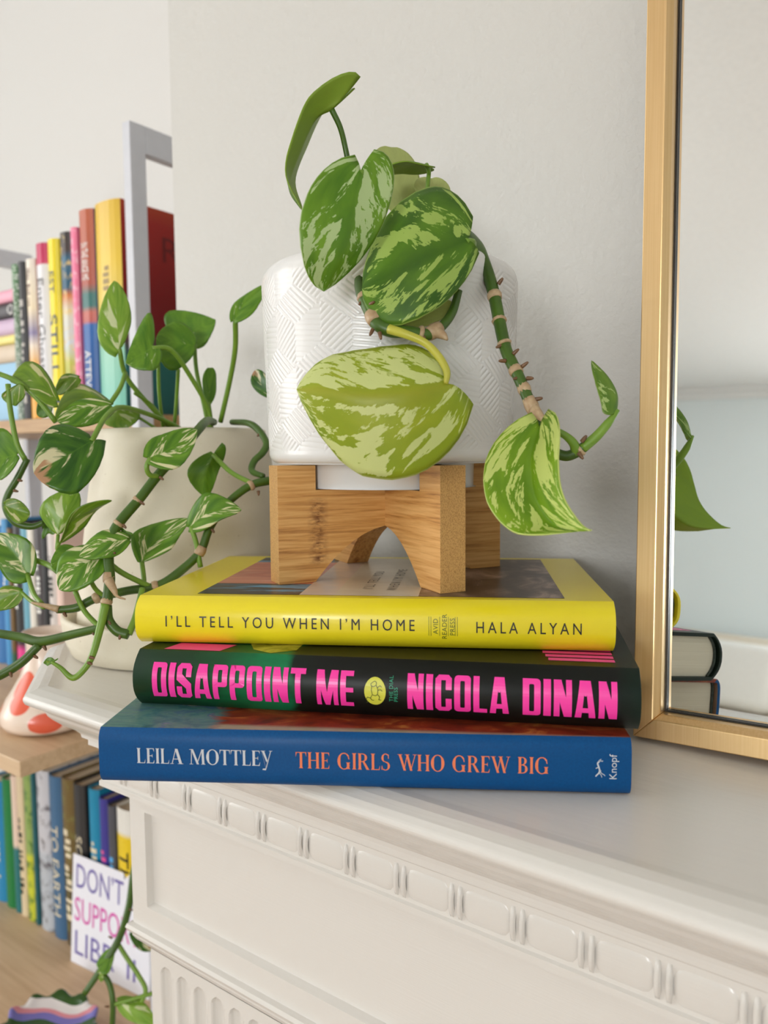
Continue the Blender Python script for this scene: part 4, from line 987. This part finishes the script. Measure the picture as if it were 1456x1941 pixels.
for p, q in (((258, 952, .4745), (264, 945, .4745)), ((222, 996, .4665), (227, 990, .467)), ((207, 1085, .457), (206, 1104, .456)), ((203, 1135, .4535), (201, 1146, .4525)), ((300, 1110, .478), (288, 1112, .477)), ((190, 1130, .4685), (178, 1136, .468)), ((384, 1036, .4885), (376, 1052, .4875)), ((480, 918, .505), (472, 922, .504))):
    node(pothos, p, q, .0031)
stem(pothos, [(206, 1100, .453), (216, 1118, .450), (222, 1130, .449), (238, 1136, .449)], [.0030, .0020, .0009, .0004], M_NODE, 'dried_sheath', sides=8)
stem(pothos, [(60, 1142, .466), (85, 1148, .465), (112, 1155, .465)], [.0006, .0014, .0022], M_NODE, 'dried_sheath', sides=8)

# ------------------------------------------------------------------ bookcase in the alcove
XE, YU, YM = -.7480, .550, .385            # right end, front of the upper tier, front of the deeper lower boards
Z_UP, Z_MID, Z_LOW = 1.357, 1.016, .614    # tops of the three boards
case = tag(empty('bookcase', (-1.1, .65, 0)), 'open bookcase with pale oak boards and white metal end frames in the alcove', 'bookcase')
def cz(o): o.parent = case; o.matrix_parent_inverse = Matrix.Translation(-Vector(case.location)); return o
XW = -1.36
cz(boxes('shelf_board', [(XW, XE-.001, YU, .80, Z_UP-.018, Z_UP)], M_OAKEDGE, None, .001))
cz(boxes('shelf_board', [(XW, XE+.031, YM, .80, Z_MID-.0165, Z_MID)], M_OAK, None, .001))
cz(boxes('shelf_board', [(XW, XE+.031, YM, .80, Z_LOW-.0165, Z_LOW)], M_OAK, None, .001))
TOPF = 1.672
def end_frame(x):
    w, d = .0130, .0185
    cz(boxes('end_frame', [(x, x+w, YU-.002, YU+d, 0, TOPF), (x, x+w, .775, .80, 0, TOPF), (x, x+w, YU+d, .775, TOPF-.030, TOPF), (x, x+w, YU+d, .775, .06, .085)], M_GREYFRAME, None, .0008))
end_frame(XE); end_frame(XW-.02)
cz(boxes('leg', [(XE, XE+.02, YM, YM+.02, 0, Z_LOW-.0165)], M_GREYFRAME)); cz(boxes('leg', [(XW, XW+.02, YM, YM+.02, 0, Z_MID-.0165)], M_GREYFRAME))

def strokes(h):
    """a run of short upright marks: lettering too far away to read"""
    V, Fc, x = [], [], 0.0
    for i in range(13):
        w = h*rng.uniform(.16, .40)
        if i % 5 != 4: _rect(V, Fc, x, x+w, h*rng.choice((0, 0, .3)), h*rng.choice((1, 1, .7)))
        x += w + h*.16
    return V, Fc, x
def upright(name_label, px0, px1, ytop, ybot_z, yfront, spine, cover, text=None, group=None, ymid=None, depth=.15, tcol=None, tsize=.5, gap=.0006, toff=.12, cut_top=None):
    """a book standing on a shelf: spine between photo columns px0..px1, top at photo row ytop"""
    ym = ymid or (ytop+160)
    x0, x1 = on_y(px0, ym, yfront)[0]+gap, on_y(px1, ym, yfront)[0]-gap
    zt = on_y((px0+px1)/2, ytop, yfront)[2]; T = x1-x0; L = zt-ybot_z-.0004
    b = make_book('book', L, depth, T, spine, cover, min(.005, T*.22), 2.6, th=.0018, detail=False)
    b.matrix_world = Matrix(((0, 0, 1, x0), (0, 1, 0, yfront), (-1, 0, 0, zt), (0, 0, 0, 1)))
    tag(b, name_label, 'book', group)
    if text:
        for s_, a, e, sz in text:
            t2 = strokes(T*sz) if s_ == '#' else text2d(s_, T*sz, 1.0); w = (e-a)*L
            spine_text(b, ([(p*w/max(t2[2], 1e-6), q) for p, q in t2[0]], t2[1]), a*L, T*(.5-sz/2), tcol or M_INK, cut=T*.2)
    return b
def grad(name, stops, axis=0, scale=1.0, rough=.4, mottled=0.0, mcol=None, mscale=80):
    """jacket whose colour changes along the spine (local x runs from the top down)"""
    t = NT(name); x = t.sep(t.coord())[axis]; c = t.ramp(t.math('DIVIDE', x, scale), stops)
    if mottled:
        n = t.noise(t.coord(), mscale, 4, .6); c = t.mix(t.math('MULTIPLY', t.math('SUBTRACT', n, .52), mottled, clamp=True), c, mcol)
    t.col(c); return t.set(rough)
def sol(name, r, g, b, rough=.4): return plain(name, srgb(r, g, b), rough, var=.05)
M_WHITEINK, M_NAVY = ink('white_ink', srgb(238, 236, 230)), ink('navy_ink', srgb(30, 60, 96))
UPG, MDG, LWG = 'books on the upper shelf', 'books on the middle shelf', 'books on the lower shelf'
H = .236
yel_sp = grad('yellow_to_mint_jacket', [(0, srgb(226, 186, 60)), (.28, srgb(236, 200, 66)), (.60, srgb(226, 206, 110)), (.70, srgb(150, 206, 180)), (1, srgb(120, 196, 178))], 0, H)
red_cv = grad('red_to_teal_jacket', [(0, srgb(176, 60, 24)), (.08, srgb(160, 28, 20)), (.45, srgb(128, 8, 12)), (.62, srgb(120, 16, 26)), (.74, srgb(40, 110, 104)), (1, srgb(30, 96, 92))], 0, H)
b1 = upright('tall book with yellow and mint spine and red cover beside the white end frame', 177, 226, 379, Z_UP, YU+.002, yel_sp, red_cv, [('#', .30, .66, .22)], UPG, tcol=ink('olive_brown_ink', srgb(150, 120, 40)))
b1['group'] = UPG
t2 = text2d('R', .05, 1); map_mesh('cover_lettering', ([(.012+.0*p+q*0+p, q+.075) for p, q in t2[0]], t2[1]), lambda x, y: (.060-(y-.075)*.6, .062+(x-.012)*.7, b1['_ys'][2]+.0002), ink('dark_red_ink', srgb(110, 6, 8)), b1)
upright('tall terracotta book with teal band and blue foot next to the yellow one', 148, 176, 395, Z_UP, YU, grad('terracotta_to_blue_jacket', [(0, srgb(190, 96, 60)), (.36, srgb(176, 84, 62)), (.41, srgb(50, 110, 104)), (.47, srgb(48, 112, 108)), (.50, srgb(196, 100, 84)), (.545, srgb(190, 92, 84)), (.56, srgb(24, 96, 170)), (1, srgb(16, 70, 140))], 0, H), sol('blue_board', 24, 80, 150), [('IN THE ANGE ME', .16, .34, .5), ('ATTEVSKY', .68, .96, .42)], UPG, tcol=M_WHITEINK)
upright('slim bubblegum pink book on the upper shelf', 135.5, 148, 429, Z_UP, YU, grad('pink_jacket', [(0, srgb(246, 124, 160)), (1, srgb(238, 130, 164))], 0, H, mottled=5, mcol=srgb(255, 214, 226), mscale=120), sol('pink_board', 240, 130, 165), None, UPG)
upright('book with a dark figure in teal and orange on its spine', 113, 135, 438, Z_UP, YU, grad('figure_jacket', [(0, srgb(52, 44, 40)), (.10, srgb(60, 40, 34)), (.14, srgb(24, 90, 120)), (.30, srgb(26, 84, 112)), (.34, srgb(214, 120, 50)), (.42, srgb(220, 214, 190)), (.60, srgb(206, 214, 218)), (.70, srgb(196, 196, 80)), (.86, srgb(150, 160, 40)), (1, srgb(30, 120, 150))], 0, .22, mottled=6, mcol=srgb(232, 200, 120), mscale=90), sol('brown_board', 110, 80, 50), None, UPG)
upright('bright yellow book with bold blue title on the upper shelf', 90, 111, 451, Z_UP, YU, sol('lemon_jacket', 246, 224, 24), sol('lemon_board', 240, 220, 30), [('EST', .18, .30, .42), ('STILL LI', .42, .92, .62)], UPG, tcol=M_NAVY)
upright('white book with crimson top on the upper shelf', 68, 90, 459, Z_UP, YU, grad('white_crimson_jacket', [(0, srgb(196, 34, 88)), (.118, srgb(200, 38, 90)), (.124, srgb(232, 230, 232)), (1, srgb(228, 228, 232))], 0, .212), sol('crimson_board', 196, 36, 90), [('Enter Ghost', .20, .72, .52)], UPG, tcol=ink('grey_title_ink', srgb(70, 66, 64)))
upright('cream paperback with orange foot on the upper shelf', 50, 67, 489, Z_UP, YU, grad('cream_orange_jacket', [(0, srgb(240, 232, 218)), (.3, srgb(244, 226, 190)), (.46, srgb(130, 120, 160)), (.54, srgb(236, 220, 200)), (.66, srgb(244, 178, 60)), (1, srgb(240, 170, 50))], 0, .20), sol('cream_board', 236, 226, 206), [('#', .06, .30, .34)], UPG, tcol=ink('brown_ink', srgb(120, 84, 60)))
upright('thin black paperback on the upper shelf', 37, 49, 494, Z_UP, YU, sol('black_jacket', 34, 30, 30), sol('black_board', 30, 28, 28), [('#', .24, .92, .55)], UPG, tcol=ink('silver_grey_ink', srgb(190, 184, 176)))
upright('green and white patterned paperback on the upper shelf', 25, 36.5, 499, Z_UP, YU, grad('green_pattern_jacket', [(0, srgb(70, 130, 70)), (.3, srgb(90, 120, 84)), (1, srgb(120, 140, 124))], 0, .2, mottled=10, mcol=srgb(232, 236, 226), mscale=260), sol('green_board', 80, 120, 80), None, UPG)
# lying pile at the left of the upper shelf
xr_ = on_y(26, 640, YU)[0]; zq = Z_UP+.0005
for (y0, y1, px_r, c, nm, lb) in ((688, 790, 29, (150, 196, 226), 'pale blue', 'thick pale blue book lying under the small pile on the upper shelf'), (655, 687, 24, (216, 196, 170), 'beige', 'beige book lying in the small pile on the upper shelf'), (638, 654, 22, (240, 226, 130), 'pale_yellow', 'thin pale yellow book lying in the small pile on the upper shelf'),
                              (608, 637, 23, (206, 178, 204), 'lilac', 'lilac book lying in the small pile on the upper shelf'), (579, 607, 21, (50, 40, 44), 'dark', 'dark book with a white disc lying in the small pile on the upper shelf'), (556, 578, 20, (240, 170, 190), 'rose', 'rose pink book lying on top of the small pile on the upper shelf')):
    T = (y1-y0)/F_PX*1.16*.95; L = .15
    b = make_book('book', L, .13, T-.0006, sol(nm+'_jacket', *c), sol(nm+'_board', *c), min(.004, T*.2), 2.6, th=.0016, detail=False)
    b.location = (on_y(px_r, (y0+y1)/2, YU)[0]-L, YU+.004, zq); zq += T
    tag(b, lb, 'book', 'small pile of lying books')
    if nm == 'dark':
        V, Fc = [], []; _poly(V, Fc, [(L-.010+.0065*math.cos(a), T*.5+.0065*math.sin(a)) for a in np.linspace(0, 6.283, 20)[:-1]]); map_mesh('spine_disc', (V, Fc), spine_fn(b), M_WHITEINK, b)
# middle shelf
mid = [(-22, 2, 1000, (60, 120, 180), (60, 120, 180), 'blue book on the middle shelf behind the trailing leaves'), (3, 14, 985, (74, 150, 204), (74, 150, 204), 'sky blue paperback on the middle shelf'), (14.5, 22, 1002, (120, 92, 50), (40, 100, 70), 'brown and green thin book on the middle shelf'),
       (22.5, 39, 990, (44, 44, 46), (236, 70, 150), 'charcoal book with hot pink foot on the middle shelf'), (39.5, 51, 997, (110, 170, 190), (120, 190, 200), 'light teal paperback on the middle shelf'), (51.5, 63, 1000, (232, 226, 214), (226, 218, 204), 'off white paperback on the middle shelf'),
       (63.5, 79, 992, (72, 66, 68), (56, 60, 84), 'dark grey book on the middle shelf'), (79.5, 88, 1000, (20, 22, 24), (20, 22, 24), 'slim black book on the middle shelf'), (88.5, 103, 1003, (214, 206, 200), (190, 184, 180), 'pale dotted paperback on the middle shelf'), (103.5, 116, 1008, (236, 206, 192), (240, 214, 200), 'pale pink book at the end of the middle shelf row')]
for i, (a, e, yt, c1, c2, lb) in enumerate(mid):
    m = grad('middle_row_jacket_%d' % i, [(0, srgb(*c1)), (.70, srgb(*c1)), (.74, srgb(*c2)), (1, srgb(*c2))], 0, .24)
    upright(lb, a, e, yt, Z_MID, .56, m, m, [('#', .18, .6, .5)] if i in (1, 3, 6, 8) else None, MDG, ymid=1110, tcol=M_WHITEINK if i != 8 else M_INK)
# lower shelf
low = [(-20, 4, 1482, (40, 140, 190), None, 0, 'teal blue book at the far end of the lower shelf row', '#', 1), (4.5, 22, 1480, (28, 128, 66), None, 0, 'grass green book on the lower shelf', None, 1), (23, 33, 1474, (238, 214, 196), (40, 120, 124), 0, 'peach and teal paperback on the lower shelf', None, 1),
       (33.5, 45, 1472, (232, 212, 176), None, 0, 'sand coloured paperback on the lower shelf', '#', 0), (45.5, 61, 1470, (150, 176, 96), (206, 210, 60), 1, 'book with green and yellow foliage on its spine on the lower shelf', None, 1), (61.5, 68, 1468, (24, 96, 104), None, 0, 'thin dark teal book on the lower shelf', None, 1),
       (68.5, 92, 1463, (206, 206, 212), (190, 196, 204), 2, 'white and grey marbled book on the lower shelf', None, 0), (92.5, 115.5, 1474, (66, 108, 146), None, 0, 'steel blue hardcover with cream script on the lower shelf', 'TO EARTH', 1), (116, 138.5, 1479, (116, 96, 52), (84, 70, 40), 3, 'brown and moss green hardcover on the lower shelf', '#', 1),
       (139, 160, 1490, (56, 56, 58), (34, 34, 36), 0, 'charcoal book with pale capitals behind the handwritten card', 'SOVEREIGN', 1), (160.5, 166, 1493, (22, 22, 24), None, 0, 'slim black book behind the handwritten card', None, 1), (166.5, 187, 1498, (20, 140, 180), (10, 110, 150), 0, 'bright turquoise book behind the handwritten card', '#', 1),
       (187.5, 203, 1516, (64, 60, 150), (60, 56, 140), 4, 'violet book with pink letters behind the handwritten card', '#', 2), (203.5, 216.5, 1529, (82, 84, 92), None, 0, 'slate grey book behind the handwritten card', '#', 3), (217.5, 250, 1536, (238, 236, 228), (238, 206, 40), 5, 'yellow book with a white top behind the handwritten card', 'The PARI', 0)]
inks = [M_INK, ink('cream_ink', srgb(232, 220, 190)), ink('rose_ink', srgb(236, 90, 160)), ink('sky_ink', srgb(90, 170, 226))]
for i, (a, e, yt, c1, c2, st, lb, tx, ik) in enumerate(low):
    c2 = c2 or c1
    brk = {5: .13, 0: .45, 2: .5, 3: .55}.get(st, .5)
    mot = {1: (9, srgb(70, 120, 50)), 2: (7, srgb(96, 92, 100)), 3: (4, srgb(140, 146, 80))}.get(st)
    m = grad('lower_row_jacket_%d' % i, [(0, srgb(*c1)), (brk, srgb(*c1)), (min(brk+.03, .98), srgb(*c2)), (1, srgb(*c2))], 0, .24, mottled=mot[0] if mot else 0, mcol=mot[1] if mot else None, mscale=60)
    upright(lb, a, e, yt, Z_LOW, .592, m, m, [(tx, .30 if i != 14 else .24, .86, .55)] if tx else None, LWG, ymid=1620, tcol=inks[ik], depth=.145)

# handwritten card
M_CARD = plain('white_card', srgb(240, 240, 248), .7, var=.02)
c0, c1 = on_z(142, 1818, Z_LOW), on_z(290, 1893, Z_LOW); dirx = (c1-c0)/np.linalg.norm(c1-c0); Wc = np.linalg.norm(c1-c0); Hc = .150
card = empty('card', c0 + np.array([0, -.006, .0008])); card.rotation_euler = (math.radians(-4), 0, math.atan2(dirx[1], dirx[0]))
tag(card, 'white handwritten card propped against the books on the lower shelf', 'card')
boxes('card_sheet', [(0, Wc, 0, .0006, 0, Hc)], M_CARD, card)
PUR, MAG = ink('purple_marker', srgb(120, 108, 176), .7), ink('magenta_marker', srgb(220, 92, 178), .7)
for s_, x, z, w, h, m in (("DON\u2019T", .008, .106, .094, .033, PUR), ("SUPPORT", .006, .060, .128, .033, MAG), ("LIBR", .008, .014, .080, .033, PUR), ("II", .112, .014, .016, .030, PUR)):
    t2 = fit(text2d(s_, 1), w, h); map_mesh('handwriting', t2, lambda a, b, x=x, z=z: (x+a, -.0003, z+b), m, card)

# vase with painted persimmons
def vase_mat():
    t = NT('painted_vase'); g = t.add('ShaderNodeTexCoord').outputs['Object']; x, y, z = t.sep(g)
    def blob(ang, zc, ra, rz):
        a = t.math('ARCTAN2', y, x); da = t.math('SUBTRACT', a, ang)
        d = t.math('ADD', t.math('POWER', t.math('DIVIDE', da, ra), 2), t.math('POWER', t.math('DIVIDE', t.math('SUBTRACT', z, zc), rz), 2))
        return t.math('MULTIPLY', t.math('SUBTRACT', 1.0, d), 8, clamp=True)
    base = t.mix(t.noise(t.coord(), 30, 2), srgb(236, 214, 196), srgb(242, 224, 208))
    red = t.mix(t.noise(t.coord(), 70, 2), srgb(226, 88, 62), srgb(236, 110, 80))
    c = base
    for a_, zc_, ra, rz in ((-1.36, .050, .42, .0155), (-1.30, .036, .34, .0125), (-.62, .0155, .36, .0110), (-2.3, .020, .36, .012), (.6, .04, .4, .014), (2.0, .03, .4, .014)): c = t.mix(blob(a_, zc_, ra, rz), c, red)
    c = t.mix(blob(-.92, .049, .12, .006), c, srgb(70, 170, 90)); t.col(c); return t.set(.22)
vc = on_z(46, 1392, Z_MID)
vase = lathe('vase', [(.002, 0), (.036, 0), (.046, .003), (.0505, .010), (.0490, .020), (.0430, .032), (.0345, .045), (.0270, .058), (.0225, .072), (.0205, .085), (.0215, .097), (.0245, .104), (.0232, .1045), (.0195, .096), (.018, .08), (.002, .075)], vase_mat(), None, 72)
vase.location = (vc[0]-.008, vc[1]+.034, Z_MID+.0004); tag(vase, 'peach bell shaped vase painted with red persimmons on the middle shelf', 'vase')

# scalloped striped dish on the lower shelf
def stripe_mat():
    t = NT('striped_glaze'); x, y, z = t.sep(t.coord())
    w = t.math('ADD', t.math('SUBTRACT', t.math('MULTIPLY', y, .85), t.math('MULTIPLY', x, .53)), t.math('MULTIPLY', t.math('SINE', t.math('MULTIPLY', t.math('ADD', t.math('MULTIPLY', x, .81), t.math('MULTIPLY', y, .59)), 95)), .0040))
    f = t.math('FRACT', t.math('DIVIDE', t.math('ADD', w, .5), .050))
    t.col(t.ramp(f, [(0, srgb(58, 92, 48)), (.20, srgb(128, 124, 196)), (.42, srgb(226, 150, 160)), (.55, srgb(238, 232, 230)), (.80, srgb(58, 92, 48))], 'CONSTANT')); return t.set(.15, 0, .6)
dish = []
dc = on_z(96, 1985, Z_LOW); n = 72; Vd = []
prof_d = [(.030, 0), (.044, .004), (.054, .016), (.0575, .026), (.0585, .0300), (.0560, .0310), (.0500, .0270), (.0380, .0235), (.001, .0225)]
for r, z in prof_d:
    for i in range(n):
        a = 2*math.pi*i/n; sc = 1+.045*math.cos(11*a)*(r > .045); zz_ = z+.0026*math.cos(11*a)*(r > .05)
        Vd.append((r*sc*math.cos(a), r*sc*.86*math.sin(a), zz_))
Fd = [(k*n+i, k*n+(i+1) % n, (k+1)*n+(i+1) % n, (k+1)*n+i) for k in range(len(prof_d)-1) for i in range(n)] + [tuple(range(n))[::-1], tuple((len(prof_d)-1)*n+i for i in range(n))]
dish = obj('dish', Vd, Fd, stripe_mat(), None, True); dish.location = (dc[0], dc[1], Z_LOW+.0004)
tag(dish, 'scalloped ceramic dish glazed in violet, pink, white and green stripes', 'dish')

# vine hanging past the lower shelf
vine = tag(empty('hanging_vine', at(225, 1800, .80)), 'thin green vine with small leaves hanging beside the handwritten card', 'plant')
for P, r, m in (([(262, 1600, .86), (252, 1660, .83), (244, 1720, .81), (226, 1778, .79), (196, 1830, .78), (160, 1884, .77)], [.0030, .0036, .0038, .0038, .0036, .0030], M_STEM), ([(222, 1786, .79), (240, 1815, .785), (262, 1848, .78), (276, 1876, .775), (268, 1900, .77)], .0024, M_STEM2), ([(190, 1842, .78), (206, 1862, .775), (214, 1900, .77), (212, 1960, .77)], .0028, M_STEM), ([(214, 1904, .77), (250, 1894, .77), (300, 1880, .775)], .0020, M_STEM2)):
    stem(vine, P, r, m, n=30)
for m, B, mi_, T, L, R in ((MI, (216, 1800, .785), [(205, 1815, .78)], (184, 1832, .775), (192, 1812, .785), (206, 1846, .775)), (DA, (250, 1770, .80), [(268, 1785, .80)], (292, 1800, .80), (262, 1772, .805), (262, 1800, .795)), (LI, (228, 1900, .77), [(262, 1914, .765)], (298, 1938, .76), (262, 1893, .775), (256, 1940, .76)), (LI, (196, 1852, .775), [(190, 1842, .775)], (182, 1846, .775), (192, 1838, .775), (188, 1856, .775))):
    mkleaf(vine, [m, BK], B, mi_, T, L, R, nu=6, nv=15)
for p, d in (((246, 1724, .805), (10, 2)), ((212, 1778, .785), (-8, -4)), ((206, 1908, .766), (-8, 0))): nub(vine, p, d, .004)

# ------------------------------------------------------------------ far side of the room, seen in the mirror
trim = boxes('trim_1', [(XL, XR, YB, YB+.07, ZT-.030, ZT), (XL, XR, YB, YB+.035, ZT-.075, ZT-.030)], M_CEIL, None, .004); trim['kind'] = 'structure'; trim['label'] = 'white cornice along the top of the far wall'
sofa = tag(empty('sofa', (-1.15, -4.35, 0)), 'beige sofa against the far wall, seen in the mirror', 'sofa')
M_LINEN = plain('beige_linen', srgb(216, 204, 186), .9, var=.08, scale=40); M_WHITEF = plain('white_cotton', srgb(240, 238, 234), .9, var=.04, scale=40)
def soft(name, b, mat, par, bev):
    bm = bmesh.new(); box(bm, *b); bmesh.ops.bevel(bm, geom=list(bm.edges), offset=bev, segments=5, affect='EDGES', profile=.5); return bm_obj(name, bm, mat, par, True)
soft('sofa_seat', (-1.0, 1.0, -.40, .50, .08, .44), M_LINEN, sofa, .06); soft('sofa_back', (-1.0, 1.0, -.60, -.36, .08, .90), M_LINEN, sofa, .07)
soft('sofa_arm', (-1.18, -.98, -.60, .50, .08, .62), M_LINEN, sofa, .06); soft('sofa_arm', (.98, 1.18, -.60, .50, .08, .62), M_LINEN, sofa, .06)
for i, (x, rz, lb) in enumerate(((.10, .2, 'white cotton cushion leaning on the sofa back'), (.62, -.25, 'white cotton cushion leaning at the end of the sofa'))):
    c = soft('cushion', (-.24, .24, -.07, .07, 0, .42), M_WHITEF, None, .065); c.location = (-1.15+x, -4.50, .465); c.rotation_euler = (math.radians(14), 0, rz); tag(c, lb, 'cushion', 'white cushions on the sofa')

# ------------------------------------------------------------------ printed matter belongs to the surface that carries it
PRINT = {'spine_lettering': 'cover', 'cover_lettering': 'cover', 'cover_picture': 'cover', 'publisher_mark': 'cover', 'publisher_badge': 'cover', 'spine_disc': 'cover', 'headband': 'page_block', 'handwriting': 'card_sheet'}
for o in list(COL.objects):
    key = PRINT.get(o.name.split('.')[0])
    if key and o.parent:
        host = next((c for c in o.parent.children if c.name.split('.')[0] == key), None)
        if host: o.parent = host
